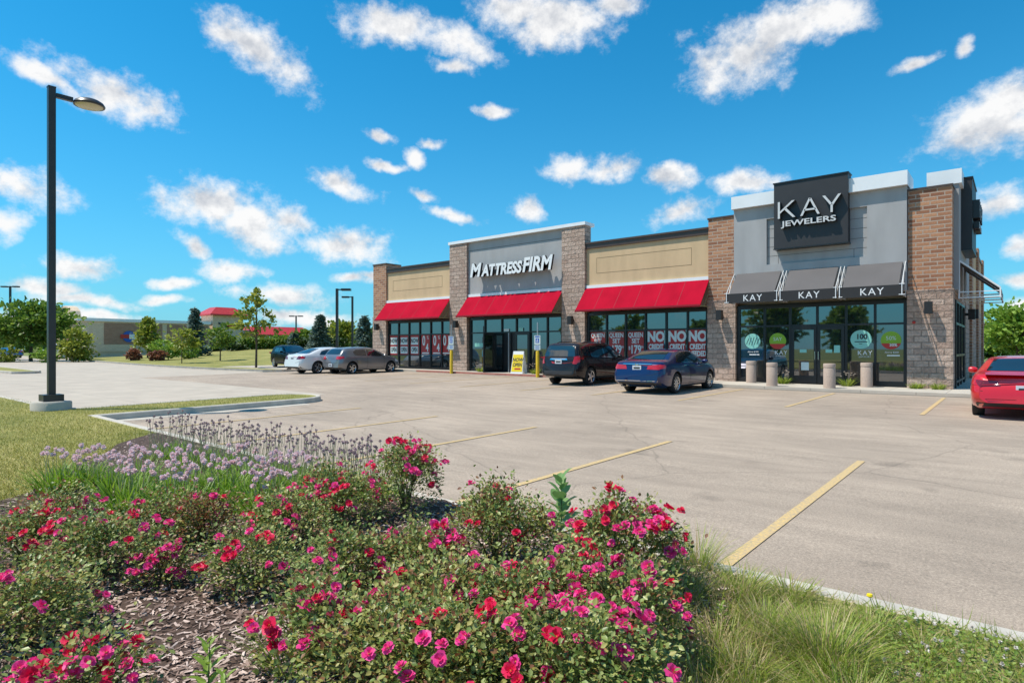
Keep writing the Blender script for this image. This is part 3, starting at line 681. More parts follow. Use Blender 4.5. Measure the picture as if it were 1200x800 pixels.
P_(lambda mb: (mb.box(-19.35,-19.0,.13,.14,2.33,2.46,M['offwhite']), mb.box(-18.35,-18.05,.13,.14,2.33,2.5,M['mint'])), 'window_sticker', W2)
# side windows of the corner shop
def f(mb):
    for a, b in ((.75,1.95),(2.05,3.3),(3.4,4.9)): mb.box(.012, .03, a, b, .4, 3.0, M['shopglass'])
sw = P_(f, 'shop_window')
def f(mb):
    for y in (.72,2.0,3.35,4.93): mb.box(.011, .07, y-.04, y+.04, .1, 3.08, M['black'])
    for z in (.3,1.2,2.28,3.03): mb.box(.011, .065, .7, 4.95, z-.04, z+.04, M['black'])
P_(f, 'window_frame', sw)
# --- awnings
def awning(x0, x1, z1=4.27, z0=3.14, pr=.93):
    def f(mb):
        t = .03
        a = [(x0,.02,z1),(x0,-pr,z0),(x0,-pr+.01,z0-t),(x0,.02,z1-t-.02)]
        mb.prism(a, (x1-x0,0,0), M['red_fab'])
    w = P_(f, 'awning')
    def sm(mb):
        n = round((x1-x0)/1.05)
        for i in range(1, n):
            x = x0+(x1-x0)*i/n; mb.add([(x-.012,.015,z1+.003),(x-.012,-pr,z0+.003),(x+.012,-pr,z0+.003),(x+.012,.015,z1+.003)], [(0,1,2,3)], M['red_seam'])
        mb.add([(x0,-pr-.003,z0+.07),(x0,-pr-.003,z0),(x1,-pr-.003,z0),(x1,-pr-.003,z0+.07)], [(0,1,2,3)], M['red_seam'])
    P_(sm, 'seams', w)
    def g(mb):
        for x in (x0+.04, x1-.04):
            mb.bar((x,.0,z1-.1),(x,-pr+.05,z0-.01),.035,M['olive']); mb.bar((x,.02,z0+.02),(x,-pr+.06,z0+.02),.035,M['olive'])
            mb.bar((x,.02,z0+.55),(x,-pr+.5,z0+.02),.03,M['olive'])
        n = 4
        mb.box(x0+.05, x1-.05, -pr+.03, -pr+.06, z0-.02, z0+.01, M['olive'])
    P_(g, 'awning_frame', w)
awning(-28.96, -23.26); awning(-21.90, -15.50); awning(-14.16, -8.16)
def kay_awning(x0, x1, par=B):
    z1, z0, zb, pr = 4.38, 3.54, 3.17, 1.0
    w = P_(lambda mb: (mb.prism([(x0,-.15,z1),(x0,-pr,z0),(x0,-pr+.02,z0-.03),(x0,-.15,z1-.05)], (x1-x0,0,0), M['dark_fab'])), 'awning', par)
    v = MB(); v.box(x0-.13, x1+.13, -pr-.012, -pr+.005, zb, z0-.002, M['black_fab']); v.build('valance', w)
    t = MB(); t.text('KAY', .34, ((x0+x1)/2+.05, -pr-.013, (zb+z0)/2-.02), (1,0,0), (0,0,1), M['white'], depth=.006, spacing=1.18); t.build('lettering', w)
    for x in (x0-.09, x1+.09):
        def g(mb):
            K = M['frame_white']
            mb.bar((x,-.15,z1),(x,-pr-.02,z0),.026,K)
            mb.bar((x,-.15,zb+.03),(x,-pr-.02,zb+.03),.026,K)
            mb.bar((x,-pr-.02,z0+.03),(x,-pr-.02,zb+.02),.024,M['white'])
            mb.bar((x,-.15,z1),(x,-.15,zb),.024,K)
            mb.bar((x,-.5,3.98),(x,-pr+.05,zb+.05),.018,K)
            mb.bar((x-.08,-pr-.02,z0+.02),(x+.08,-pr-.02,z0+.02),.022,M['white']); mb.bar((x-.09,-pr-.02,zb+.04),(x+.09,-pr-.02,zb+.04),.022,M['white'])
        P_(g, 'side_frame', w)
    return w
for a, b in ((-6.96,-5.28),(-4.98,-3.32),(-3.02,-1.36)): kay_awning(a, b)
# same canopy type on the side wall
def side_awn(y0, y1):
    z1, z0, zb, pr = 4.38, 3.42, 3.1, 1.08
    X = lambda d: .14+d
    w = P_(lambda mb: mb.prism([(X(0),y0,z1),(X(pr),y0,z0),(X(pr),y0,z0-.03),(X(0),y0,z1-.05)], (0,y1-y0,0), M['dark_fab']), 'awning')
    v = MB(); v.box(X(pr), X(pr)+.012, y0-.05, y1+.05, zb, z0, M['black_fab']); v.build('valance', w)
    def g(mb):
        for y in (y0-.07, y1+.07):
            mb.bar((X(0),y,z1),(X(pr),y,z0),.045,M['white']); mb.bar((X(pr),y,z0),(X(pr),y,zb),.04,M['white'])
            mb.bar((X(0),y,z1),(X(0),y,zb),.04,M['white'])
            for z in (zb+.03, zb+.22): mb.bar((X(0),y,z),(X(pr),y,z),.03,M['white'])
            mb.bar((X(.55),y,zb+.03),(X(.55),y,zb+.22),.025,M['white'])
        mb.bar((X(pr)+.02,y0-.07,zb+.03),(X(pr)+.02,y1+.07,zb+.03),.035,M['white'])
    P_(g, 'awning_frame', w)
side_awn(.85, 2.4); side_awn(2.7, 4.2)
# --- signs on the fronts
def poly_letter(mb, strokes, o, s, m, depth, side):
    pass
def kay_sign(par, org, ux):
    """square charcoal box with raised letters; org = lower left corner on the wall, ux = direction of reading"""
    U = Vector(ux); Z = Vector((0,0,1)); N = U.cross(Z)
    O = Vector(org); w, h, d = 2.5, 2.43, .30
    def q(a, b, c): return O + U*a + Z*b + N*c
    mb = MB(); mb.prism([q(0,0,-.25), q(w,0,-.25), q(w,h,-.25), q(0,h,-.25)], N*(d+.25), M['signface'])
    s = mb.build('shop_sign', par)
    e = MB()
    e.prism([q(-.03,h,-.25), q(w+.03,h,-.25), q(w+.03,h+.05,-.25), q(-.03,h+.05,-.25)], N*(d+.28), M['black']); e.build('sign_cap', s); e = MB()
    e.prism([q(-.02,-.03,-.1), q(w+.02,-.03,-.1), q(w+.02,0,-.1), q(-.02,0,-.1)], N*(d+.12), M['black']); e.build('sign_edge', s)
    t = MB()
    def stroke(poly): t.add([], [], M['white']); 
    f0 = d; dd = .20
    def L(poly, x, z, sc, m=M['letter_face']):
        t.prism([q(x+a*sc, z+b*kz, f0+dd) for a, b in poly], -N*dd, M['letter_side'])
        t.add([q(x+a*sc, z+b*kz, f0+dd+.002) for a, b in poly], [tuple(range(len(poly)))], m)
    k = .70; kz = .62; th = .105
    # K
    x = .20; z = 1.08
    L([(0,0),(th,0),(th,1),(0,1)], x, z, k)
    L([(th,.42),(.70,1),(.85,1),(th,.29)], x, z, k); L([(.32,.52),(.41,.61),(.88,0),(.74,0)], x, z, k)
    x = .98
    L([(0,0),(.115,0),(.525,1),(.415,1)], x, z, k); L([(.43,.97),(.525,1),(.94,0),(.825,0)], x, z, k); L([(.18,.28),(.76,.28),(.73,.38),(.21,.38)], x, z, k)
    x = 1.72
    L([(0,1),(.13,1),(.46,.48),(.38,.40)], x, z, k); L([(.73,1),(.86,1),(.49,.40),(.41,.48)], x, z, k); L([(.38,0),(.485,0),(.485,.46),(.38,.46)], x, z, k)
    t.text('JEWELERS', .28, q(w/2+.0, .86, f0+.02), U, Z, M['letter_face'], depth=.16, side=M['letter_side'], bold=.006, xs=1.50)
    t.build('lettering', s)
    return s
kay_sign(B, (-5.46, -.14, 5.19), (1,0,0))
kay_sign(B, (.15, 1.6, 4.85), (0,1,0))
s = MB()
lx = -21.05
def mf(mb, t, size, x0, z):
    pass
s.text('M', .98, (-21.32,-.29,5.60), (1,0,0), (0,0,1), M['white'], depth=.14, shear=.22, bold=.034, align='LEFT', side=M['letter_side'], xs=.98)
s.text('ATTRESS', .80, (-20.43,-.29,5.54), (1,0,0), (0,0,1), M['white'], depth=.14, shear=.22, bold=.034, align='LEFT', side=M['letter_side'], xs=.86)
s.text('FIRM', .98, (-17.68,-.29,5.60), (1,0,0), (0,0,1), M['white'], depth=.14, shear=.22, bold=.034, align='LEFT', side=M['letter_side'], xs=.88)
sg = s.build('shop_sign', B)
r = MB(); r.box(-21.0,-16.4,-.145,.08,5.42,5.62,M['letter_side']); r.build('sign_raceway', sg)
# --- wall lamps
def sconce(x, y, z, side=False):
    mb = MB()
    if not side: mb.box(x-.06,x+.06,y-.12,y,z-.05,z+.05,M['sconce']); mb.box(x-.11,x+.11,y-.34,y-.12,z-.2,z+.2,M['sconce'])
    else: mb.box(y,y+.12,x-.06,x+.06,z-.05,z+.05,M['sconce']); mb.box(y+.12,y+.34,x-.11,x+.11,z-.2,z+.2,M['sconce'])
    mb.build('wall_lamp', B)
for x, y in ((-29.6,-.03),(-22.55,-.06),(-14.83,-.06),(-7.62,-.03),(-.62,-.03)): sconce(x, y, 2.78)
sconce(5.6, .02, 2.78, True); sconce(8.1, .03, 2.9, True)
mb = MB(); mb.lathe([(.05,0),(.05,-.03),(.03,-.06)], (-1.05,-.03,2.32), M['redsign'], 12, 'y'); mb.build('alarm_bell', B)

# ------------------------------------------------------------------ cars
def prof(pts, x):
    if x <= pts[0][0]: return pts[0][1]
    for (a, b), (c, d) in zip(pts, pts[1:]):
        if x <= c: return b+(d-b)*(x-a)/(c-a)
    return pts[-1][1]
def sprof(pts, x, w=.07):
    return sum(prof(pts, x+o*w)*k for o, k in ((-1,.25),(0,.5),(1,.25)))
def wheel_meshes(kind, r, w, spokes, rimm):
    t = MB()
    t.lathe([(r*.66,-w/2),(r*.93,-w/2),(r,-w*.36),(r,w*.36),(r*.93,w/2),(r*.66,w/2)], (0,0,0), M['tyre'], 36, 'y', close=False)
    t.lathe([(.01,-w*.1),(r*.68,-w*.1),(r*.68,w*.1),(.01,w*.1)], (0,0,0), M['rimdark'], 24, 'y', close=False)
    s = MB()
    rr = r*.68
    s.lathe([(rr*.90,-w/2+.012),(rr*1.0,-w/2-.004),(rr*1.0,-w*.1),(rr*.93,-w*.1)], (0,0,0), rimm, 36, 'y', close=False)
    s.lathe([(.005,-w/2+.0),(rr*.17,-w/2+.004),(rr*.2,-w/2+.03),(rr*.2,-w*.15)], (0,0,0), rimm, 16, 'y', close=False)
    for k in range(spokes):
        a = 2*math.pi*k/spokes; wd = .10 if spokes > 6 else .17
        def pt(rad, off, y): 
            return (rad*math.cos(a)-off*math.sin(a), y, rad*math.sin(a)+off*math.cos(a))
        q = [(rr*.15,-rr*wd*1.1),(rr*.95,-rr*wd*.75),(rr*.95,rr*wd*.75),(rr*.15,rr*wd*1.1)]
        s.prism([pt(x,o,-w/2+.016) for x, o in q], (0,.03,0), rimm)
    return t, s
def car(name, spec, paint, loc, rotz, label, cat='car', group=None):
    L, Wd, wb, ro, r = spec['L'], spec['W'], spec['wb'], spec['ro'], spec['r']
    top, belt = spec['top'], spec['belt']; hw = Wd/2; gc = spec.get('gc', .2); tum = spec.get('tum', .42)
    root = empty(name, loc, rotz, label=label, cat=cat, group=group)
    xs = sorted(set([0,.015,.05,.1,.17,.26,.36,.48] + [.6+.1*i for i in range(int((L-1.1)/.1))] + [L-.48,L-.36,L-.26,L-.17,L-.1,L-.05,L-.015,L]))
    V = []; 
    for x in xs:
        e0 = max(0, 1-x/.55); e1 = max(0, 1-(L-x)/.95)
        w = hw*(1-.07*e0**1.6-.22*e1**2.4-.10*max(0,1-x/.20)**2-.08*max(0,1-(L-x)/.2)**2)
        if x < .03 or x > L-.03: w *= .985
        zt = sprof(top, x) ; zbt = min(sprof(belt, x), zt-.03)
        zb = gc + .16*max(0, 1-x/.5)**1.5 + .07*max(0, 1-(L-x)/.5)
        h = max(zt-zbt, .03); cr = min(.07, .35*h); hh = h-cr; ed = w*.945-tum*hh-.03*min(1, h/.3)
        H = zbt-zb
        ring = [(0,zb),(w*.84,zb),(w*.955,zb+.07),(w*.985,zb+.25*H),(w*1.0,zb+.48*H),(w*1.0,zb+.62*H),(w*.985,zb+.80*H),(w*.968,zbt-.035),(w*.945,zbt),
                (w*.945-(w*.945-ed)*.30,zbt+hh*.34),(w*.945-(w*.945-ed)*.62,zbt+hh*.68),(ed,zbt+hh),(ed-.05,zbt+hh+cr*.42),(ed*.72,zbt+hh+cr*.78),(ed*.36,zt-.004),(0,zt)]
        row = []
        for y, z in ring:
            xx = x
            if x < .5: xx += spec.get('rs', .10)*max(0, min(1, (z-.60)/.25))*(1-x/.5) + .10*max(0, (.42-z)/.2)*(1-x/.5)
            if x > L-.5: xx -= .12*max(0, (z-.58)/.25)*(1-(L-x)/.5) + .06*max(0, (.35-z)/.2)*(1-(L-x)/.5)
            row.append((xx, y, z))
        V.append(row)
    n = len(V[0]); vs = []; fs = []
    for row in V: vs += [(x,-y,z) for x,y,z in row] + [(x,y,z) for x,y,z in row[1:-1]][::-1]
    k = 2*n-2
    for i in range(len(V)-1):
        for j in range(k): fs.append((i*k+j, (i+1)*k+j, (i+1)*k+(j+1)%k, i*k+(j+1)%k))
    fs.append(tuple(range(k))); fs.append(tuple((len(V)-1)*k+j for j in range(k))[::-1])
    mb = MB(); mb.add(vs, fs, paint, True); body = mb.build('body', root, uv=False)
    bm = bmesh.new(); bm.from_mesh(body.data); bmesh.ops.recalc_face_normals(bm, faces=bm.faces); bm.to_mesh(body.data)
    tree = BVHTree.FromBMesh(bm); bm.free()
    ax = [ro, ro+wb]
    cut = MB()
    for x in ax:
        for s in (-1, 1):
            a, b = s*(hw-.30), s*(hw+.2); cut.lathe([(r+.055,min(a,b)),(r+.055,max(a,b))], (x,0,r+.01), M['rimdark'], 36, 'y')
    co = cut.build('cutter', uv=False); cb = bmesh.new(); cb.from_mesh(co.data); bmesh.ops.recalc_face_normals(cb, faces=cb.faces); cb.to_mesh(co.data); cb.free(); co.parent = root
    body.data.materials.append(M['rimdark'])
    bo = body.modifiers.new('b', 'BOOLEAN'); bo.operation = 'DIFFERENCE'; bo.object = co; bo.solver = 'EXACT'
    try: bo.material_mode = 'TRANSFER'
    except Exception: pass
    dg = bpy.context.evaluated_depsgraph_get(); me = bpy.data.meshes.new_from_object(body.evaluated_get(dg))
    body.modifiers.clear(); body.data = me; me.set_sharp_from_angle(angle=R(38)); bpy.data.objects.remove(co)
    def patch(nm, poly, view, m, off=.006, th=0, par=root, cuts=3, mirror=False, label=None):
        """an outline laid onto the bodywork: view 'side' (x,z), 'rear'/'front' (y,z), 'top' (x,y)"""
        obs = []
        for s in ((-1, 1) if mirror else (-1,)):
            b = bmesh.new()
            P = [(p[0]*(s if (mirror and view in ('rear','front')) else 1), p[1]) for p in poly]
            b.faces.new([b.verts.new((u, v, 0)) for u, v in P]); bmesh.ops.triangulate(b, faces=b.faces)
            for _ in range(cuts):
                es = [e for e in b.edges if e.calc_length() > .09]
                if es: bmesh.ops.subdivide_edges(b, edges=es, cuts=1, use_grid_fill=True); bmesh.ops.triangulate(b, faces=b.faces)
            D = {'side': Vector((0,-s,0)), 'rear': Vector((1,0,0)), 'front': Vector((-1,0,0)), 'top': Vector((0,0,-1))}[view]
            for v in b.verts:
                u, w_, _ = v.co
                o = {'side': Vector((u, s*3, w_)), 'rear': Vector((-3, u, w_)), 'front': Vector((L+3, u, w_)), 'top': Vector((u, w_, 4))}[view]
                h, nn, _, _ = tree.ray_cast(o, D)
                if h is None: h = o + D*3; nn = -D
                v.co = h + nn*off*.5 - D*off
            if th:
                r_ = bmesh.ops.extrude_face_region(b, geom=b.faces[:]); 
                for v in r_['geom']:
                    if isinstance(v, bmesh.types.BMVert): v.co -= D*th
            bmesh.ops.recalc_face_normals(b, faces=b.faces)
            if not th:
                f0 = b.faces[0] if len(b.faces) else None
                b.faces.ensure_lookup_table()
                if b.faces and b.faces[0].normal.dot(D) > 0: bmesh.ops.reverse_faces(b, faces=b.faces)
            mm = bpy.data.meshes.new(nm); 
            for f in b.faces: f.smooth = not th
            b.to_mesh(mm); b.free(); mm.materials.append(m)
            if th: mm.set_sharp_from_angle(angle=R(40))
            obs.append(link(mm, nm, par, label=label))
        return obs
    G = M['carglass']
    for p in spec['sidewin']:
        gl = patch('side_window', p, 'side', G, off=.006, mirror=True)
    if spec.get('wintrim'):
        for p in spec['wintrim']: patch('window_trim', p, 'side', M[spec.get('trimmat', 'chrome')], off=.003, mirror=True)
    for p, v, nm in spec['ends']: patch(nm, p, v, G, off=.006)
    for p, m_ in spec['tails']: patch('tail_light', p, 'rear', M[m_], off=.008, mirror=True)
    for p in spec.get('tailside', []): patch('tail_light_side', p, 'side', M['tail'], off=.008, mirror=True)
    for p in spec['heads']: patch('headlight', p, 'front', M['head'], off=.008, mirror=True)
    for p in spec.get('headside', []): patch('headlight_side', p, 'side', M['head'], off=.008, mirror=True)
    for p, v, m_, nm in spec.get('extra', []): patch(nm, p, v, M[m_] if isinstance(m_, str) else m_, off=.01)
    def line(pts, view, w=.010, m=M['rimdark'], nm='door_gap'):
        for a, b in zip(pts, pts[1:]):
            dx, dz = b[0]-a[0], b[1]-a[1]; l = math.hypot(dx, dz); nx, nz = -dz/l*w/2, dx/l*w/2
            patch(nm, [(a[0]-nx,a[1]-nz),(b[0]-nx,b[1]-nz),(b[0]+nx,b[1]+nz),(a[0]+nx,a[1]+nz)], view, m, off=.0035, mirror=(view == 'side'))
    for q in spec['seams']: line(q, 'side')
    for q in spec.get('rearseams', []): line(q, 'rear')
    for x, z in spec['handles']: patch('door_handle', [(x,z),(x+.19,z),(x+.19,z+.028),(x,z+.028)], 'side', paint if not spec.get('chromeh') else M['chrome'], off=.012, th=.022, mirror=True)
    sill = spec.get('sill')
    if sill: patch('sill_trim', [(ro+r+.06,gc+.02),(ro+wb-r-.06,gc+.02),(ro+wb-r-.07,sill),(ro+r+.07,sill)], 'side', M['plastic'], off=.012, mirror=True)
    rb = spec.get('rearbump')
    if rb: patch('rear_bumper_trim', [(-hw*.86,rb[0]),(hw*.86,rb[0]),(hw*.88,rb[1]),(-hw*.88,rb[1])], 'rear', M['plastic'], off=.014)
    # plate, exhaust, mirrors, wheels
    pz = spec['plate']
    h, nn, _, _ = tree.ray_cast(Vector((-3,0,pz)), Vector((1,0,0)))
    p = MB(); p.box(h.x-.02, h.x+.02, -.155, .155, pz-.078, pz+.078, M[spec.get('platem', 'plate')]); p.box(h.x-.024, h.x-.02, -.11, .11, pz-.03, pz+.025, M['darkink']); p.build('number_plate', root)
    if spec.get('exh'):
        for y in spec['exh']:
            e = MB(); e.tube([(.06,y,gc+.06),(.30,y,gc+.06)], .036, M['chrome'], 12); e.lathe([(.001,0),(.028,0)], (.055,y,gc+.06), M['rimdark'], 12, 'x', close=False); e.build('exhaust', root)
    mx, mz = spec['mirror']
    for s in (-1, 1):
        q = MB(); y0 = s*(hw*.94)
        for rr, zz in ((1,0),):
            q.lathe([(.01,-.10),(.05,-.09),(.078,-.03),(.080,.03),(.06,.085),(.01,.10)], (mx, y0+s*.13, mz), paint, 14, 'y')
        q.tube([(mx+.03, y0-s*.06, mz-.07),(mx, y0+s*.06, mz-.03)], .025, M['plastic'], 8)
        q.build('wing_mirror', root)
    for i, x in enumerate(ax):
        for s in (-1, 1):
            t, ri = wheel_meshes('', r, .215, spec.get('spokes', 5), spec.get('rimm', M['rim']))
            wo_ = t.build('wheel', root, (x, s*(hw-.125), r-.005)); 
            if s > 0: wo_.rotation_euler = (0,0,math.pi)
            ri.build('rim', wo_)
    if spec.get('rails'):
        for s in (-1, 1):
            y = s*spec['rails'][2]; a, b = spec['rails'][:2]; q = MB(); pts = []
            for i in range(9):
                x = a+(b-a)*i/8; h, nn, _, _ = tree.ray_cast(Vector((x,y,4)), Vector((0,0,-1))); pts.append((x, y, h.z+(.0 if i in (0,8) else .05)))
            q.tube(pts, .017, M['plastic'], 8); q.build('roof_rail', root)
    if spec.get('spoiler'):
        x, z, w_ = spec['spoiler']; q = MB()
        q.prism([(x,-w_,z),(x+.22,-w_,z+.045),(x+.28,-w_,z+.03),(x+.24,-w_,z-.02)], (0,2*w_,0), paint); q.build('spoiler', root)
    return root, tree, patch
def paint(name, c, metal=.5, rough=.28, coat=1): return mat(name, c, rough, metal=metal, coat=coat, spec=.5*coat)
def on(x, y): return (x, y, gz(x, y))
sedan = dict(L=4.88, W=1.85, wb=2.78, ro=1.10, r=.335, gc=.2, tum=.50, rs=.08,
    top=[(0,.93),(.06,1.03),(.30,1.075),(.62,1.10),(1.0,1.26),(1.40,1.40),(1.85,1.46),(2.35,1.475),(2.75,1.44),(3.15,1.30),(3.72,1.03),(4.35,.93),(4.72,.80),(4.88,.60)],
    belt=[(0,.88),(.3,.98),(.7,1.00),(2,.97),(3.7,.92),(4.3,.84),(4.88,.56)],
    sidewin=[[(1.22,1.045),(2.12,1.02),(2.10,1.345),(1.75,1.33),(1.42,1.25)],[(2.19,1.02),(3.28,.985),(3.05,1.12),(2.72,1.30),(2.50,1.345),(2.17,1.35)]],
    wintrim=[[(1.14,1.02),(3.38,.96),(3.10,1.14),(2.74,1.335),(2.45,1.375),(1.75,1.36),(1.38,1.275)]],
    ends=[([(-.62,1.115),(.62,1.115),(.50,1.375),(.0,1.395),(-.50,1.375)],'rear','rear_window'),([(-.68,1.06),(.68,1.06),(.55,1.38),(0,1.40),(-.55,1.38)],'front','windshield')],
    tails=[([(.36,.81),(.78,.80),(.86,.96),(.40,.935)],'tail')], tailside=[[(.06,.82),(.30,.84),(.34,.93),(.08,.97)]],
    heads=[[(.42,.62),(.78,.66),(.74,.80),(.45,.74)]], headside=[[(4.30,.70),(4.72,.62),(4.66,.72),(4.30,.80)]],
    extra=[([(-.50,.955),(.50,.955),(.52,.985),(-.52,.985)],'rear','chrome','trim_strip'),([(-.75,.425),(.75,.425),(.75,.445),(-.75,.445)],'rear','chrome','bumper_strip')],
    seams=[[(2.15,.98),(2.17,.55),(2.12,.32)],[(3.36,.94),(3.34,.5),(3.30,.32)],[(1.25,1.0),(1.42,.72),(1.45,.6)],[(1.5,.315),(3.28,.315)],[(2.13,1.34),(2.155,1.0)]],
    rearseams=[[(-.80,.70),(-.5,.62),(.5,.62),(.80,.70)]], handles=[(1.62,.90),(2.72,.88)], sill=None, rearbump=(.30,.40), plate=.85, exh=[-.55,.55], mirror=(3.20,1.03), spokes=10, chromeh=True)
import copy
hon = copy.deepcopy(sedan)
hr, ht, hp = car('sedan', hon, paint('deep_blue_paint', (.004,.010,.075), .25), on(-7.87,-6.78), R(90), 'dark blue sedan parked nose-in before the stone pier, bright blue tailgate', 'car', 'cars parked at the shops')
e = MB()
for a, b, c, d in ((-.055,-.04,.90,.99),(.04,.055,.90,.99),(-.041,.041,.94,.953)): e.box(.045,.062,a,b,c,d,M['chrome'])
e.build('emblem', hr)
for y in (-.32,.0,.32): pass
suv = dict(L=4.77, W=1.84, wb=2.86, ro=.98, r=.355, gc=.25, tum=.30, rs=.06,
    top=[(0,.98),(.05,1.12),(.14,1.36),(.27,1.60),(.42,1.66),(1.2,1.70),(2.2,1.70),(2.7,1.66),(3.0,1.55),(3.55,1.17),(3.75,1.12),(4.35,1.03),(4.65,.92),(4.77,.70)],
    belt=[(0,.94),(.3,1.10),(.8,1.12),(2,1.07),(3.6,1.02),(4.3,.93),(4.77,.64)],
    sidewin=[[(.42,1.18),(1.02,1.16),(1.02,1.52),(.62,1.52),(.48,1.42)],[(1.16,1.15),(2.05,1.12),(2.05,1.53),(1.16,1.53),(1.10,1.4)],[(2.12,1.12),(3.14,1.09),(2.95,1.26),(2.66,1.48),(2.5,1.53),(2.12,1.53)]],
    wintrim=[[(1.08,1.125),(3.22,1.065),(3.0,1.28),(2.68,1.52),(2.48,1.56),(1.12,1.56),(1.04,1.42)]],
    ends=[([(-.72,1.14),(.72,1.14),(.60,1.55),(-.60,1.55)],'rear','rear_window'),([(-.70,1.15),(.70,1.15),(.58,1.60),(-.58,1.60)],'front','windshield')],
    tails=[([(.66,.86),(.80,.84),(.92,1.10),(.72,1.14)],'tail')], tailside=[[(.03,.86),(.22,.92),(.30,1.16),(.12,1.14)]],
    heads=[[(.45,.74),(.80,.76),(.80,.98),(.52,.92)]], headside=[[(4.2,.84),(4.6,.76),(4.55,.92),(4.2,.98)]],
    extra=[([(-.42,1.0),(.42,1.0),(.38,1.06),(-.38,1.06)],'rear','chrome','trim_strip')],
    seams=[[(2.08,1.08),(2.08,.5),(2.05,.36)],[(3.16,1.05),(3.14,.5),(3.10,.36)],[(1.10,1.1),(1.36,.8),(1.40,.62)],[(1.44,.42),(3.0,.42)]],
    rearseams=[[(-.64,1.1),(-.62,.72),(.62,.72),(.64,1.1)]], handles=[(1.50,.98),(2.64,.95)], sill=.36, rearbump=(.36,.58), plate=.93, exh=[], mirror=(3.05,1.13), spokes=5, rails=(.75,2.5,.60))
car('estate_suv', suv, paint('brown_black_paint', (.020,.015,.016), .2, .22, .5), on(-12.12,-5.15), R(90), 'dark brown estate SUV with roof rails parked left of the blue sedan', 'car', 'cars parked at the shops')
# red coupe at the right edge
cp = copy.deepcopy(sedan); cp.update(L=4.9, W=1.87, wb=2.80, ro=1.06, r=.33, tum=.52, rs=.12,
    top=[(0,.86),(.07,.94),(.35,.985),(.60,1.0),(1.0,1.13),(1.45,1.29),(1.9,1.345),(2.4,1.345),(2.8,1.29),(3.2,1.16),(3.72,.97),(4.4,.84),(4.75,.70),(4.9,.55)],
    belt=[(0,.80),(.3,.89),(.7,.92),(2,.90),(3.7,.86),(4.3,.77),(4.9,.50)],
    sidewin=[[(1.35,.985),(1.95,.955),(1.93,1.23),(1.65,1.2)],[(2.02,.95),(3.25,.92),(3.0,1.07),(2.68,1.20),(2.45,1.24),(2.0,1.24)]], wintrim=[],
    ends=[([(-.66,1.02),(.66,1.02),(.54,1.27),(.0,1.285),(-.54,1.27)],'rear','rear_window'),([(-.68,.99),(.68,.99),(.55,1.26),(-.55,1.26)],'front','windshield')],
    tails=[([(.40,.71),(.76,.70),(.86,.84),(.46,.82)],'taildark')], tailside=[[(.06,.72),(.34,.75),(.30,.82),(.08,.84)]],
    extra=[], seams=[[(2.0,.91),(2.0,.3)],[(3.4,.88),(3.36,.3)]], rearseams=[[(-.80,.62),(-.5,.56),(.5,.56),(.80,.62)],[(-.84,.44),(.84,.44)]], handles=[(2.1,.80)], rearbump=(.27,.36), plate=.66, platem='plate', exh=[-.52,-.40], mirror=(3.15,.97), spokes=5, spoiler=(.02,.955,.66), chromeh=False)
car('coupe', cp, paint('bright_red_paint', (.62,.006,.012), .12, .3), on(1.78,-8.20), R(90), 'bright red coupe with dark rear glass at the building corner', 'car', 'cars parked at the shops')
cp2 = copy.deepcopy(sedan)
car('sedan', cp2, paint('black_paint', (.012,.012,.014), .3), on(4.2,.9), R(-90), 'black car almost hidden behind the red coupe', 'car', 'cars parked at the shops')
# grey hatchback
hb = copy.deepcopy(suv); hb.update(L=4.26, W=1.79, wb=2.63, ro=.80, r=.32, gc=.19, tum=.36, rs=.05,
    top=[(0,.90),(.06,1.02),(.20,1.20),(.42,1.38),(.62,1.43),(1.2,1.465),(1.9,1.47),(2.35,1.42),(2.75,1.25),(3.28,.99),(3.9,.88),(4.15,.76),(4.26,.58)],
    belt=[(0,.86),(.3,.96),(.8,.96),(2,.93),(3.2,.89),(3.9,.80),(4.26,.53)],
    sidewin=[[(.98,1.0),(1.75,.98),(1.75,1.32),(1.12,1.32),(.92,1.2)],[(1.82,.98),(2.98,.94),(2.72,1.10),(2.38,1.28),(2.15,1.33),(1.82,1.33)]],
    wintrim=[], ends=[([(-.62,1.07),(.62,1.07),(.52,1.34),(-.52,1.34)],'rear','rear_window'),([(-.64,1.02),(.64,1.02),(.54,1.36),(-.54,1.36)],'front','windshield')],
    tails=[([(.46,.80),(.78,.80),(.82,.96),(.50,.96)],'tail')], tailside=[[(.04,.82),(.30,.84),(.30,.95),(.06,.96)]],
    heads=[[(.42,.58),(.76,.60),(.72,.74),(.45,.72)]], headside=[[(3.75,.66),(4.1,.60),(4.05,.72),(3.75,.78)]], extra=[],
    seams=[[(1.78,.94),(1.80,.5),(1.76,.3)],[(2.98,.9),(2.96,.5),(2.92,.3)],[(.95,.97),(1.10,.72),(1.15,.6)],[(1.2,.33),(2.9,.33)]],
    rearseams=[[(-.62,.9),(-.55,.60),(.55,.60),(.62,.9)]], handles=[(1.3,.84),(2.36,.82)], sill=None, rearbump=(.26,.36), plate=.48, exh=[], mirror=(2.9,.99), spokes=5, rails=None)
def carat(xr, yr, spec):                        # rear right wheel contact -> car origin (heading +y)
    return xr-(spec['W']/2-.03), yr-spec['ro']
x, y, _, D = at(413, 438); x, y = carat(x, y, hb)
car('hatchback', hb, paint('grey_paint', (.20,.20,.21), .45), on(x, y), R(90), 'grey hatchback parked at the left end of the shops', 'car', 'cars parked at the shops')
al = copy.deepcopy(sedan); al.update(wintrim=[], spokes=5, extra=[], chromeh=False, W=1.80, tails=[([(.42,.80),(.74,.80),(.84,.98),(.55,.98)],'taildark')])
x, y, _, D = at(374.5, 437.6); x, y = carat(x-.15, y, al)
car('sedan', al, paint('silver_white_paint', (.74,.74,.73), .05), on(x, y), R(90), 'silver white sedan parked left of the grey hatchback', 'car', 'cars parked at the shops')
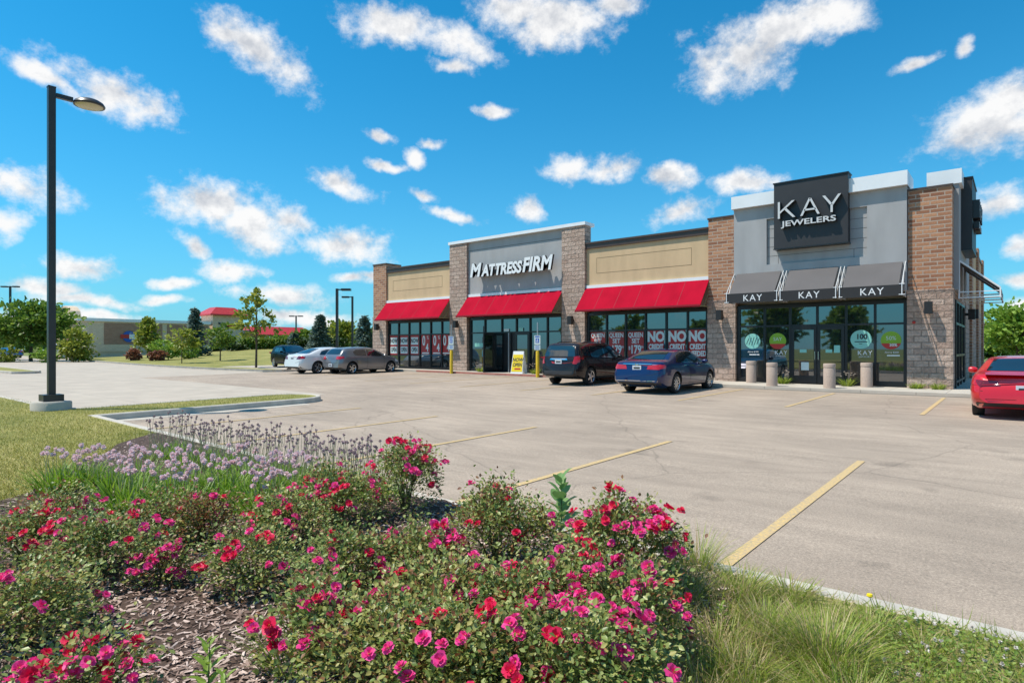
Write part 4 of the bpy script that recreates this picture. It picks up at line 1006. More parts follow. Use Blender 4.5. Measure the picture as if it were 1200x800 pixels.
# dark crossover on the drive behind the grass
co_ = copy.deepcopy(suv); co_.update(rails=None, spokes=6, wintrim=[], L=4.6, wb=2.72, W=1.8, top=[(0,.96),(.1,1.15),(.35,1.42),(.7,1.55),(1.3,1.62),(2.1,1.61),(2.6,1.50),(3.4,1.12),(3.6,1.08),(4.2,1.0),(4.5,.88),(4.6,.7)],
    sidewin=[[(1.10,1.15),(1.95,1.12),(1.95,1.44),(1.30,1.44),(1.0,1.30)],[(2.02,1.12),(2.95,1.09),(2.78,1.22),(2.5,1.40),(2.35,1.44),(2.02,1.44)]],
    ends=[([(-.68,1.2),(.68,1.2),(.55,1.5),(-.55,1.5)],'rear','rear_window'),([(-.72,1.14),(.72,1.14),(.60,1.52),(-.60,1.52)],'front','windshield')])
X, Y = cw(-17.4, 46.2); car('crossover', co_, paint('black_blue_paint', (.008,.009,.010), .0, .32, .15), (X, Y, farz(X,Y)+.07), HEAD+R(-52), 'black crossover beyond the grass strip, nose to the right', 'car')
# off-roader far left: boxy white
jp = copy.deepcopy(suv); jp.update(L=4.2, W=1.85, wb=2.6, ro=.75, r=.40, gc=.38, tum=.12, rails=None, spokes=5, wintrim=[],
    top=[(0,1.05),(.04,1.3),(.10,1.78),(.3,1.85),(1.2,1.87),(2.2,1.86),(2.35,1.80),(2.72,1.25),(2.8,1.20),(3.9,1.14),(4.15,1.08),(4.2,.8)], belt=[(0,1.0),(.2,1.18),(2.5,1.15),(2.8,1.08),(4.0,1.05),(4.2,.75)],
    sidewin=[[(.15,1.25),(.85,1.25),(.85,1.68),(.15,1.68)],[(.95,1.25),(1.55,1.25),(1.55,1.68),(.95,1.68)],[(1.65,1.25),(2.45,1.22),(2.25,1.68),(1.65,1.68)]],
    ends=[([(-.6,1.3),(.6,1.3),(.58,1.72),(-.58,1.72)],'rear','rear_window'),([(-.7,1.28),(.7,1.28),(.66,1.76),(-.66,1.76)],'front','windshield')],
    heads=[[(.35,.85),(.6,.85),(.6,1.0),(.35,1.0)]], headside=[], tails=[([(.7,.85),(.85,.85),(.85,1.1),(.7,1.1)],'tail')], tailside=[], seams=[[(1.6,1.12),(1.6,.6)],[(2.5,1.1),(2.5,.6)]], handles=[(.98,1.02),(1.75,1.02)], mirror=(2.5,1.2), sill=.5, rearbump=(.45,.6), plate=.8)
X, Y = cw(-55.0, 77.0); car('off_roader', jp, paint('white_paint_car', (.72,.74,.76), .1), (X, Y, .12), HEAD+R(175), 'boxy white off-roader half hidden behind the tall lamp post', 'car', 'cars in the far lot')
cp3 = copy.deepcopy(sedan); X, Y = cw(-68, 84.0); car('sedan', cp3, paint('mid_blue_paint', (.02,.09,.28), .4), (X, Y, .1), HEAD+R(150), 'blue car under the big tree at the left edge', 'car', 'cars in the far lot')

# ------------------------------------------------------------------ lamps, posts, boards
def rbox(mb, x0, x1, y0, y1, z0, z1, m): mb.box(x0,x1,y0,y1,z0,z1,m)
lp = empty('street_lamp', (-15.84,-20.42, lawnz(-15.84,-20.42)), R(90), label='tall bronze lamp post with round head standing on the grass corner', cat='lamp post', group='car park lamps')
mb = MB(); mb.lathe([(.40,-.2),(.40,.17),(.37,.205),(.001,.205)], (0,0,0), M['conc'], 32); mb.build('concrete_base', lp)
mb = MB(); mb.box(-.2,.2,-.2,.2,.205,.36,M['bronze']); mb.build('base_cover', lp)
mb = MB(); mb.box(-.072,.072,-.072,.072,.36,7.55,M['bronze']); mb.box(-.077,.077,-.077,.077,7.55,7.58,M['bronze']); mb.build('pole', lp)
mb = MB(); mb.box(.088,.42,-.05,.05,7.35,7.45,M['bronze']); mb.build('arm', lp)
mb = MB(); mb.lathe([(.001,.15),(.11,.145),(.22,.11),(.30,.06),(.335,.0),(.325,-.03),(.29,-.035)], (.76,0,7.38), M['bronze'], 36, close=False)
hd = mb.build('lamp_head', lp)
mb = MB(); mb.lathe([(.29,-.03),(.26,-.05),(.2,-.07),(.001,-.075)], (.76,0,7.38), M['lens'], 36, close=False); mb.build('lens', hd)
def farlamp(X, D, h, heads, label, rot=0):
    x, y = cw(X, D); o = empty('street_lamp', (x, y, farz(x, y) if y > -6 and x < -32 else gz(x,y)), rot, label=label, cat='lamp post', group='car park lamps')
    q = MB(); q.box(-.3,.3,-.3,.3,-.1,.5,M['conc']); q.build('concrete_base', o)
    q = MB(); q.box(-.09,.09,-.09,.09,.5,h,M['bronze']); q.build('pole', o)
    for s in heads:
        q = MB(); q.box(s*.09,s*.35,-.05,.05,h-.12,h-.03,M['bronze']); q.box(s*.35,s*1.05,-.2,.2,h-.16,h,M['bronze']); q.build('lamp_head', o)
farlamp((395-600)/717*47, 47, 6.0, [1], 'dark lamp post with one flat head behind the silver sedan', HEAD)
farlamp((413-600)/717*62, 62, 5.7, [-1], 'thinner dark lamp post between two blue spruces', HEAD)
farlamp((347-600)/717*95, 95, 5.2, [-1,1], 'small two-headed lamp post beyond the red canopy', HEAD)
farlamp((12-600)/717*75, 75, 9.0, [-1,1], 'two-headed lamp post rising over the tree at the left edge', HEAD)
# accessible-bay posts
for k, (px, lab) in enumerate(((529,'disabled parking sign on yellow post before the left stone pier'),(630,'disabled parking sign on yellow post beside the yellow folding board'))):
    x, y, z, D = at(px, 438); y0 = -1.12; x = x + (y0-y)*((px-600)/717*ca - sa)/((px-600)/717*sa + ca)
    o = empty('parking_sign', (x, y0, gz(x,y0)), label=lab, cat='sign', group='disabled parking signs')
    q = MB(); q.lathe([(.085,-.1),(.085,1.22),(.07,1.27),(.001,1.28)], (0,0,0), M['yellow'], 20); q.build('bollard', o)
    q = MB(); q.box(-.025,.025,-.02,.02,1.27,2.65,M['galv']); q.build('post', o)
    q = MB(); q.box(-.16,.16,-.035,-.028,1.58,2.02,M['offwhite']); q.box(-.09,.09,-.038,-.035,1.66,1.88,M['bluesign']); q.box(-.02,.02,-.041,-.038,1.79,1.85,M['white'])
    q.lathe([(.035,0),(.05,0)], (-.005,-.040,1.73), M['white'], 14, 'y', close=False); q.box(-.012,.012,-.041,-.038,1.72,1.79,M['white'])
    q.box(-.12,.12,-.038,-.035,1.93,1.99,M['bluesign']); s_ = q.build('sign_plate', o); s_.rotation_euler = (0,0,R(12))
    q = MB(); q.box(-.16,.16,-.035,-.028,1.32,1.55,M['offwhite']); 
    for z in (1.38,1.44,1.5): q.box(-.11,.11,-.038,-.035,z-.012,z+.012,M['bluesign'])
    s_ = q.build('penalty_plate', o); s_.rotation_euler = (0,0,R(12))
# concrete posts before the corner shop
for (px, py), lab in zip(((888,446.7),(904.6,452),(972,454.6),(1018.4,452)), ('round concrete post close to the glass, leftmost of four','round concrete post left of the glass doors','round concrete post right of the glass doors at kerb','round concrete post under the mint 100 sticker')):
    x, y, z, D = at(px, py, .12); y = min(y, -.45)
    o = empty('concrete_bollard', (x, y, gz(x,y)+.12), label=lab, cat='bollard', group='concrete posts at the corner shop')
    q = MB(); q.lathe([(.185,-.05),(.185,.66),(.18,.67),(.172,.685)], (0,0,0), M['bollard'], 28, close=False); q.build('post', o)
    q = MB(); q.lathe([(.172,.685),(.187,.70),(.19,.80),(.178,.825),(.001,.83)], (0,0,0), M['bollard'], 28, close=False); q.build('cap', o)
# folding board
x, y = -17.72, -.62
o = empty('folding_board', (x, y, gz(x,y)+.12), R(14), label='yellow and white folding board beside the middle shop door', cat='sign board')
q = MB(); q.prism([(-.33,-.30,0),(.33,-.30,0),(.29,-.03,1.12),(-.29,-.03,1.12)], (0,.03,.0), M['white']); fp = q.build('front_panel', o)
q = MB(); q.prism([(-.33,.30,0),(.33,.30,0),(.29,.03,1.12),(-.29,.03,1.12)], (0,-.03,.0), M['white']); q.build('rear_panel', o)
U = Vector((1,0,0)); N_ = Vector((0,.27,1.12)).normalized(); bn = Vector((0,-1.12,.27)).normalized()
def fp_(a, s, d=.0): return Vector((a, -.30, 0)) + N_*s + bn*d
q = MB(); q.prism([fp_(-.30,.10,.001), fp_(.30,.10,.001), fp_(.27,.98,.001), fp_(-.27,.98,.001)], bn*.008, M['brightyellow'])
q.text('NOW', .26, fp_(0,.70,.010), U, N_, M['darkink'], depth=.002, shear=.2, bold=.008, xs=.85); q.text('OPEN', .26, fp_(0,.44,.010), U, N_, M['darkink'], depth=.002, shear=.2, bold=.008, xs=.75)
q.prism([fp_(-.13,.20,.010), fp_(.2,.20,.010), fp_(.2,.28,.010), fp_(-.13,.28,.010)], bn*.002, M['redsign']); q.build('poster', fp)

# ------------------------------------------------------------------ the neighbours beyond the drive
wx = -97.6; Z0 = 1.2
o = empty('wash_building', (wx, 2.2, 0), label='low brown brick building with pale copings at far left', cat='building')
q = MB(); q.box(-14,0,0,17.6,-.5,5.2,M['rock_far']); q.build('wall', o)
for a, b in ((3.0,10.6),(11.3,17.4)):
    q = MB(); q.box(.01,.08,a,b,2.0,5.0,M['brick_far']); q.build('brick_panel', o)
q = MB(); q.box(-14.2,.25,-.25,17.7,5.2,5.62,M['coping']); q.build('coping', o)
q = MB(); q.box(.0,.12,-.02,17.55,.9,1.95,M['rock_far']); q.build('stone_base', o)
q = MB(); q.prism([(-7.5,-.6,0),(-1.0,-.6,0),(-1.0,-.6,5.6),(-1.6,-.6,6.6),(-2.8,-.6,7.2),(-4.3,-.6,7.4),(-5.8,-.6,7.2),(-7,-.6,6.6),(-7.5,-.6,5.6)], (0,1.2,0), M['rock_far']); q.build('gable', o)
q = MB(); q.prism([(-7.0,-.6,4.2),(-7.0,-2.2,3.1),(-7,-2.1,3.0),(-7,-.6,4.0)], (6,0,0), M['redroof']); q.build('awning', o)
q = MB(); q.box(-5.8,-2.8,-.66,-.6,4.9,6.4,M['redsign']); q.build('red_sign', o)
q = MB(); q.lathe([(.001,.0),(.8,.0),(.8,.12),(.001,.12)], (.08,6.1,3.1), M['bluesign'], 32, 'x', close=False)
q.box(.20,.24,5.0,7.25,2.85,3.4,M['redsign']); q.box(.24,.26,6.1,7.25,2.75,3.45,M['white']); q.build('round_sign', o)
o = empty('drive_in_building', (wx, 20.3, 0), label='stone tower with red metal roof and long red canopy', cat='building')
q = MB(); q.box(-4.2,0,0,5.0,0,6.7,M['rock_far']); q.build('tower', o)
def hip(x0,x1,y0,y1,z0,z1,ins,m):
    q = MB(); q.add([(x0,y0,z0),(x1,y0,z0),(x1,y1,z0),(x0,y1,z0),(x0+ins,y0+ins,z1),(x1-ins,y0+ins,z1),(x1-ins,y1-ins,z1),(x0+ins,y1-ins,z1),
        (x0,y0,z0-.2),(x1,y0,z0-.2),(x1,y1,z0-.2),(x0,y1,z0-.2)], [(0,1,5,4),(1,2,6,5),(2,3,7,6),(3,0,4,7),(4,5,6,7),(8,9,1,0),(9,10,2,1),(10,11,3,2),(11,8,0,3),(8,11,10,9)], m); return q
hip(-4.9,.6,-.6,5.6,6.9,8.1,1.6,M['redroof']).build('tower_roof', o)
q = MB()
q.prism([(.02,.9,5.6),(.02,2.6,5.1),(.02,2.5,4.75),(.02,.9,5.3)], (.12,0,0), M['darkink']); q.prism([(.02,2.0,5.3),(.02,4.3,5.7),(.02,3.7,5.0),(.02,4.3,4.5),(.02,2.2,4.75)], (.12,0,0), M['brightyellow'])
q.prism([(.15,2.0,5.15),(.15,3.9,5.15),(.15,3.9,5.0),(.15,2.0,4.95)], (.03,0,0), M['redsign']); q.build('arrow_sign', o)
q = MB(); q.box(.01,.06,1.2,3.8,1.2,3.2,M['black']); q.build('entrance', o)
hip(-6.5,.5,5.2,19.5,3.75,5.2,2.4,M['redroof']).build('canopy_roof', o)
for y in (9,14,18.6):
    for x in (-5.6,-.4):
        q = MB(); q.tube([(x,y,0),(x,y,3.6)],.11,M['white'],8); q.tube([(x,y,2.6),(x,y-1.1,3.55)],.06,M['white'],6); q.tube([(x,y,2.6),(x,y+.8,3.55)],.06,M['white'],6); q.build('canopy_post', o)
X, Y = cw(78, 104); o = empty('brick_building', (X, Y, 0), HEAD, label='red brick building far behind the corner at right', cat='building')
q = MB(); q.box(-14,26,0,14,-.2,5.6,M['brick']); q.build('wall', o); q = MB(); q.box(-14.2,26.2,-.2,14.2,5.6,5.9,M['coping']); q.build('coping', o)

# ------------------------------------------------------------------ plants
M['roseleaf'] = leaf_mat('rose_leaf', (.09,.15,.03), (.46,.48,.17), tr=.32, c3=(.25,.33,.08), rough=.4)
M['roseyel'] = leaf_mat('rose_leaf_yellowing', (.30,.31,.06), (.48,.42,.13), tr=.3)
M['rosered'] = leaf_mat('rose_leaf_new', (.20,.07,.03), (.30,.15,.06), tr=.3)
M['petalred'] = leaf_mat('petal_red', (.68,.004,.055), (.88,.02,.12), tr=.3, rough=.55)
M['petalpink'] = leaf_mat('petal_pink', (.80,.02,.20), (.95,.10,.42), tr=.3, rough=.55)
M['petaldark'] = leaf_mat('petal_fading', (.30,.01,.04), (.5,.05,.12), tr=.2)
M['stamen'] = mat('stamen', (.7,.5,.08), .7)
M['strap'] = leaf_mat('strap_leaf', (.12,.24,.015), (.34,.48,.05), tr=.4, c3=(.20,.36,.03))
M['allstem'] = leaf_mat('allium_stem', (.38,.38,.18), (.60,.52,.34), tr=.2)
M['allhead'] = leaf_mat('allium_head', (.84,.60,.62), (.98,.80,.82), tr=.3)
M['allspent'] = leaf_mat('allium_spent', (.34,.22,.25), (.55,.40,.42), tr=.2)
M['chip'] = leaf_mat('mulch_chip', (.16,.095,.075), (.68,.53,.46), tr=0, c3=(.36,.25,.20), rough=.9)
M['blade'] = leaf_mat('lawn_blade', (.20,.22,.03), (.46,.41,.10), tr=.35, c3=(.33,.32,.06))
M['straw'] = leaf_mat('straw_blade', (.36,.27,.12), (.62,.50,.28), tr=.3, c3=(.46,.36,.17))
M['tuft'] = leaf_mat('tuft_blade', (.16,.24,.025), (.42,.46,.08), tr=.4, c3=(.27,.36,.045))
M['clover'] = leaf_mat('clover_leaf', (.12,.22,.03), (.32,.40,.08), tr=.3)
M['cloverw'] = leaf_mat('clover_flower', (.55,.45,.42), (.75,.7,.62), tr=.2)
M['bigleaf'] = leaf_mat('broad_leaf', (.12,.26,.08), (.24,.40,.12), tr=.3)
M['limeleaf'] = leaf_mat('lime_leaf', (.17,.30,.03), (.33,.46,.07), tr=.35)
M['treeleaf'] = leaf_mat('tree_leaf', (.06,.13,.015), (.24,.35,.05), tr=.4, c3=(.14,.24,.03))
M['yelleaf'] = leaf_mat('yellow_green_leaf', (.16,.21,.02), (.42,.42,.07), tr=.4, c3=(.27,.32,.04))
M['midleaf'] = leaf_mat('mid_leaf', (.09,.17,.02), (.26,.34,.05), tr=.35, c3=(.16,.25,.03))
M['darkleaf'] = leaf_mat('dark_leaf', (.025,.06,.012), (.07,.12,.025), tr=.25)
M['needle'] = leaf_mat('blue_needle', (.06,.10,.075), (.22,.29,.24), tr=.15, c3=(.12,.18,.145), rough=.7)
M['redshrub'] = leaf_mat('red_shrub', (.20,.07,.04), (.34,.15,.09), tr=.3)

def unit(n): v = rng.normal(size=(n,3)); return v/np.linalg.norm(v, axis=1, keepdims=True)
# petals
def blossom_mesh(name, m, seed, r=.034):
    g = np.random.default_rng(seed); parts = []; mi = []
    T = [(0,.0,0),(-.30,.35,.03),(.30,.35,.03),(-.52,.75,.10),(0,.68,.06),(.52,.75,.10),(-.30,1.0,.05),(.30,1.0,.05),(0,.98,.14)]
    F = [(0,4,1),(0,2,4),(1,4,3),(2,5,4),(3,4,6),(4,5,7),(4,8,6),(4,7,8)]
    for lay, (n, tilt, s, z) in enumerate(((6,.12,1.0,0),(5,.55,.82,.006),(4,1.0,.55,.010))):
        a = 2*np.pi*(np.arange(n)+lay*.4)/n + g.normal(0,.14,n); t = tilt + g.normal(0,.14,n)
        D = np.stack([np.cos(a)*np.cos(t), np.sin(a)*np.cos(t), np.sin(t)], 1)
        V, Fc = scatter(T, F, np.tile([0,0,z], (n,1)) + D*.002, frames(D, spin=g.normal(0,.12,n)), r*s*g.uniform(.85,1.12,n))
        parts.append((V, Fc)); mi += [0]*len(Fc)
    D = unit(10); D[:,2] = abs(D[:,2])+.5
    V, Fc = scatter([(-.3,0,0),(.3,0,0),(0,1,0)], [(0,1,2)], np.tile([0,0,.008],(10,1)), frames(D), np.full(10,.011)); parts.append((V,Fc)); mi += [1]*len(Fc)
    V, F = join(parts); return npmesh(name, V, F, [m, M['stamen']], mi, True)
BR = [blossom_mesh('blossom', M['petalred'], 1), blossom_mesh('blossom', M['petalred'], 2, .031), blossom_mesh('blossom', M['petalred'], 3, .027)]
BP = [blossom_mesh('blossom', M['petalpink'], 4), blossom_mesh('blossom', M['petalpink'], 5, .031), blossom_mesh('blossom', M['petalpink'], 6, .027)]
BD = [blossom_mesh('blossom', M['petaldark'], 7, .022)]
def rose_bush(px, py, H, rad, nfl, label, pink=.4, yel=.12, red=.08, dens=1.0, lean=(0,0)):
    x, y, z, D = at(px, py, .13)
    root = empty('rose_bush', (x, y, z), label=label, cat='rose bush', group='flowering rose bushes in the mulch bed')
    S = MB(); tips = []
    nc = int(13+rad*14)
    for i in range(nc):
        a = rnd.uniform(0, 2*math.pi); rr = rad*math.sqrt(rnd.uniform(.02, 1))*.95; h = H*(1-.38*(rr/rad)**2)*rnd.uniform(.72,1.05)
        p1 = Vector((math.cos(a)*rr*.35, math.sin(a)*rr*.35, h*.5)); p2 = Vector((math.cos(a)*rr+lean[0]*.3, math.sin(a)*rr+lean[1]*.3, h))
        S.tube([(math.cos(a)*.03, math.sin(a)*.03, -.03), p1, p2.lerp(p1,.4)+Vector((0,0,.02)), p2], [.006,.005,.0035,.002], M['stem'], 5, cap=False); tips.append(p2)
        for _ in range(2):
            q = p1.lerp(p2, rnd.uniform(.3,.8)); e = q + Vector((rnd.uniform(-.1,.1), rnd.uniform(-.1,.1), rnd.uniform(.05,.14)))
            S.tube([q, e], [.003,.0015], M['stem'], 4, cap=False); tips.append(e)
    S.build('stems', root, uv=False)
    rad *= 1.12; yel *= 1.4; red *= 1.4; n = int(5800*dens*(rad/.4)**1.7*(H/.5)**.6)
    # leaves: sprays round points near the cane ends and through the dome
    T = np.array([tuple(t) for t in tips]); k = rng.integers(0, len(T), n//2)
    P1 = T[k] + rng.normal(0, .055, (n//2,3)) + np.array([0,0,-.02])
    a = rng.uniform(0, 2*np.pi, n-n//2); rr = rad*np.sqrt(rng.uniform(0,1,n-n//2)); hh = H*(1-.42*(rr/rad)**2)*rng.uniform(.02,1,n-n//2)**.7*.95
    P2 = np.stack([np.cos(a)*rr + lean[0]*.3*hh/H, np.sin(a)*rr + lean[1]*.3*hh/H, hh], 1)
    lump = np.array([noise.noise(Vector((px*.1+p[0]*7, p[1]*7, p[2]*7))) for p in P2]); P2 = P2[lump > -.2]
    P = np.concatenate([P1, P2]); P = P[P[:,2] > .02]; n = len(P)
    out = P/np.maximum(np.linalg.norm(P*[1,1,.6], axis=1, keepdims=True), .05); Dv = out*[.8,.8,.35] + rng.normal(0,.55,(n,3)); 
    V, F = scatter(LEAF, LEAFF, P, frames(Dv, spin=rng.normal(0,.5,n)), rng.uniform(.015,.035,n))
    nf = len(LEAFF); u = rng.uniform(0,1,n); top = P[:,2]/H
    mi = np.where(u < yel, 1, np.where(u > 1-red*(.4+top*1.2), 2, 0)); me = npmesh('leaves', V, F, [M['roseleaf'], M['roseyel'], M['rosered']], np.repeat(mi, nf), True)
    link(me, 'leaves', root)
    # blossoms in little clusters on the tips
    left = min(98, int(nfl*2.4))
    cam_dir = (Vector((CX, CY, 0)) - Vector((x, y, 0))).normalized()
    while left > 0:
        a = rnd.uniform(0, 2*math.pi); rr = rad*math.sqrt(rnd.random())*.98
        if (math.cos(a)*cam_dir.x + math.sin(a)*cam_dir.y) < -.5 and rnd.random() < .5: continue
        c = Vector((math.cos(a)*rr+lean[0]*.3, math.sin(a)*rr+lean[1]*.3, H*(1-.40*(rr/rad)**2)*rnd.uniform(.86,1.06)+.02))
        if rnd.random() < .2: c.z *= rnd.uniform(.5,.8); c.x *= 1.05; c.y *= 1.05
        fam = BP if rnd.random() < pink*.8+.25 else BR
        for _ in range(min(left, rnd.choice([1,1,1,1,2,2,3]))):
            f = BD[0] if rnd.random() < .10 else rnd.choice(fam)
            b = bpy.data.objects.new('blossom', f); C.objects.link(b); b.parent = root
            b.location = c + Vector((rnd.gauss(0,.035), rnd.gauss(0,.035), rnd.gauss(0,.018)))
            nrm = Vector((c.x*1.2+rnd.gauss(0,.35)+cam_dir.x*.25, c.y*1.2+rnd.gauss(0,.35)+cam_dir.y*.25, .8)).normalized()
            b.rotation_euler = (nrm.to_track_quat('Z','Y').to_matrix() @ Matrix.Rotation(rnd.uniform(0,6.28),3,'Z')).to_euler(); b.scale = (rnd.uniform(.75,1.08),)*3
            left -= 1
    return root
BUSH = [ # px, py, height, radius, blossoms, pink share, yellow, red, label
 (474,603,.66,.31,30,.45,.08,.06,'tallest rose bush at the kerb, crowded with red and pink blooms'),
 (398,618,.47,.36,22,.2,.12,.06,'rose bush with red blooms just left of the tallest rose bush'),
 (345,640,.40,.30,12,.3,.14,.08,'loose rose bush before the strappy green leaves, few red blooms'),
 (585,668,.56,.38,9,.5,.10,.12,'dense dark rose bush at the kerb with few blooms, left of the broad-leaved weed'),
 (728,700,.60,.36,30,.35,.08,.10,'rounded rose bush right of the broad-leaved weed, red blooms on top'),
 (728,778,.46,.30,20,.6,.10,.08,'rose bush with pink blooms leaning towards the dry grass'),
 (655,850,.47,.40,26,.7,.08,.05,'wide rose bush at the bottom edge with magenta blooms'),
 (600,770,.42,.34,10,.6,.10,.06,'low leafy rose bush amid the front ones, pink blooms scattered'),
 (510,760,.40,.36,9,.6,.22,.10,'yellowing rose bush in the middle of the front bed'),
 (455,830,.42,.34,6,.5,.30,.10,'yellowest rose bush at the bottom edge, nearly bloomless'),
 (490,690,.36,.30,14,.75,.14,.08,'low rose bush with pink blooms in the middle of the bed'),
 (410,700,.38,.30,10,.4,.10,.06,'small rose bush beside the open mulch, magenta and red blooms'),
 (372,785,.38,.26,12,.4,.10,.06,'rose bush with a tight knot of crimson blooms by the lime seedling'),
 (298,690,.36,.28,9,.5,.14,.06,'sprawling rose bush right of the open mulch'),
 (240,640,.38,.26,8,.7,.10,.30,'reddish-leaved rose bush among the strappy green leaves'),
 (118,680,.42,.36,12,.35,.08,.08,'broad rose bush left of the open mulch with red blooms'),
 (35,665,.36,.30,7,.3,.12,.14,'rose bush by the lawn edge at far left'),
 (22,760,.38,.34,6,.5,.20,.10,'yellow-green rose bush at the left edge of the bed'),
 (175,642,.34,.26,6,.6,.12,.10,'small rose bush right under the lilac flower heads'),
 (95,850,.30,.24,22,.4,.10,.06,'low rose bush in the bottom left corner, big cluster of red blooms'),
 (72,628,.34,.28,14,.5,.10,.10,'rose bush at the back left against the lawn, below the lilac heads'),
 (192,688,.24,.16,8,.7,.12,.12,'smallest rose bush at the rim of the open mulch'),
 (550,850,.42,.34,8,.7,.16,.08,'rose bush at the bottom edge left of the widest one'),
 (660,742,.40,.30,8,.7,.10,.08,'rose bush below the broad-leaved weed with pink blooms'),
]
for px, py, H, rad, nf, pk, ye, re_, lab in BUSH: rose_bush(px, py, H, rad, nf, lab, pk, ye, re_)

# ornamental onions
def head_stalk(name, hm, L, hr, seed, nsp=46):
    g = np.random.default_rng(seed); bx_, by_ = g.normal(0,.03,2)
    q = MB(); q.tube([(0,0,-.02),(bx_*.3,by_*.3,L*.5),(bx_,by_,L)], [.0028,.0024,.002], M['allstem'], 4, cap=False)
    nv = len(q.v); D = g.normal(size=(nsp,3)); D /= np.linalg.norm(D, axis=1, keepdims=True)
    V, F = scatter([(-.14,.2,0),(.14,.2,0),(.24,.9,.05),(-.24,.9,-.05)], [(0,1,2,3)], np.tile([bx_,by_,L],(nsp,1)), frames(D, spin=g.uniform(0,3,nsp)), g.uniform(hr*.8,hr*1.1,nsp))
    q.add([tuple(v) for v in V], [tuple(f) for f in F], hm); o = q.build(name, uv=False); me = o.data; bpy.data.objects.remove(o); return me
SA = [head_stalk('flower_stalk', M['allhead'], L, .030, i) for i, L in enumerate((.40,.44,.48,.36))]
SB = [head_stalk('flower_stalk', M['allspent'], L, .019, 10+i, 30) for i, L in enumerate((.48,.54,.58,.44,.50))]
def blades(name, n, rad, Lm, wd, m, root, spread=.5, curve=1.0, lean=None, mats=None, share=None):
    a = rng.uniform(0,2*np.pi,n); r = rad*np.sqrt(rng.uniform(0,1,n)); P = np.stack([np.cos(a)*r, np.sin(a)*r, np.full(n,-.01)],1)
    Dv = np.stack([np.cos(a)*r/rad*spread, np.sin(a)*r/rad*spread, np.ones(n)],1) + rng.normal(0,.16,(n,3))*[1,1,.2]
    if lean is not None: Dv += np.array(lean)
    Ls = Lm*rng.uniform(.55,1.1,n); up = np.stack([-Dv[:,1], Dv[:,0], np.zeros(n)],1)+1e-3
    # X across, Z outward-down so the tip droops
    Y = Dv/np.linalg.norm(Dv,axis=1,keepdims=True); X = np.cross(Y, [0,0,1.]); X += rng.normal(0,.05,X.shape); X /= np.linalg.norm(X,axis=1,keepdims=True); Z = np.cross(X,Y)
    Rm = np.stack([X,Y,-Z],2); S = np.stack([np.full(n,wd)*rng.uniform(.7,1.2,n), Ls, Ls*curve],1)
    T = [(-.5,0,0),(.5,0,0),(-.42,.45,.05),(.42,.45,.05),(-.28,.8,.20),(.28,.8,.20),(0,1,.36)]; TF = [(0,1,3),(0,3,2),(2,3,5),(2,5,4),(4,5,6)]
    V, F = scatter(T, TF, P, Rm, S); mi = None
    if mats: mi = np.repeat((rng.uniform(0,1,n) < share).astype(int), len(TF))
    return link(npmesh(name, V, F, mats or [m], mi, True), name, root)
zoneA = [(100,572),(135,583),(165,572),(150,600),(195,590),(230,580),(215,606),(262,590),(300,600),(285,574),(330,585),(318,612),(355,592),(70,577)]
for i, (px, py) in enumerate(zoneA):
    x, y, z, D = at(px, py, .13)
    o = empty('flowering_onion', (x, y, z), label='clump of strappy leaves with pale lilac globe flowers behind the roses', cat='flowering onion', group='lilac flowering onions')
    blades('leaves', 210, .19, .36, .015, M['strap'], o, .55, .9)
    for k in range(16):
        s_ = bpy.data.objects.new('flower_stalk', rnd.choice(SA)); C.objects.link(s_); s_.parent = o; a = rnd.uniform(0,6.28); r = .15*math.sqrt(rnd.random())
        s_.location = (math.cos(a)*r, math.sin(a)*r, 0); s_.rotation_euler = (rnd.gauss(0,.14), rnd.gauss(0,.14), rnd.uniform(0,6.28)); s_.scale = (1,1,rnd.uniform(.85,1.1))
zoneB = [(205,532),(235,540),(262,545),(290,551),(318,557),(346,562),(374,567),(402,573),(430,578),(250,553),(282,561),(315,569),(350,576),(385,584),(418,590),(448,588),(222,548),(190,540)]
for i, (px, py) in enumerate(zoneB):
    x, y, z, D = at(px, py, .13)
    o = empty('seeding_onion', (x, y, z), label='clump of tall pale stalks with small dull purple seed heads along the kerb', cat='seeding onion', group='seeding onions along the kerb')
    blades('leaves', 120, .18, .25, .013, M['strap'], o, .6, .9)
    for k in range(23):
        s_ = bpy.data.objects.new('flower_stalk', rnd.choice(SB)); C.objects.link(s_); s_.parent = o; a = rnd.uniform(0,6.28); r = .19*math.sqrt(rnd.random())
        s_.location = (math.cos(a)*r, math.sin(a)*r, 0); s_.rotation_euler = (rnd.gauss(0,.09), rnd.gauss(0,.09), rnd.uniform(0,6.28)); s_.scale = (1,1,rnd.uniform(.85,1.08))

# scattered ground cover
def scatter_poly(n, poly, zf, fall=None):
    P = []; xs = [p[0] for p in poly]; ys = [p[1] for p in poly]
    while len(P) < n:
        m_ = n*2; X = rng.uniform(min(xs),max(xs),m_); Y = rng.uniform(min(ys),max(ys),m_); u = rng.uniform(0,1,m_)
        for x, y, w in zip(X, Y, u):
            d = math.hypot(x-CX, y-CY)
            if fall and w > fall/(d*d): continue
            D = -(x-CX)*sa + (y-CY)*ca; 
            if D < .8 or abs((x-CX)*ca+(y-CY)*sa) > D*.95+.6: continue
            if inpoly(x, y, poly): P.append((x, y, zf(x,y)))
            if len(P) >= n: break
    return np.array(P)
bz = lambda x,y: lawnz(x,y)+.012+max(0,bedmound(x,y))
P = scatter_poly(30000, BED, bz, 9.0); n = len(P); a = rng.uniform(0,2*np.pi,n)
Dv = np.stack([np.cos(a), np.sin(a), rng.normal(0,.22,n)],1); S = np.stack([rng.uniform(.006,.016,n), rng.uniform(.018,.06,n), np.full(n,.03)],1)
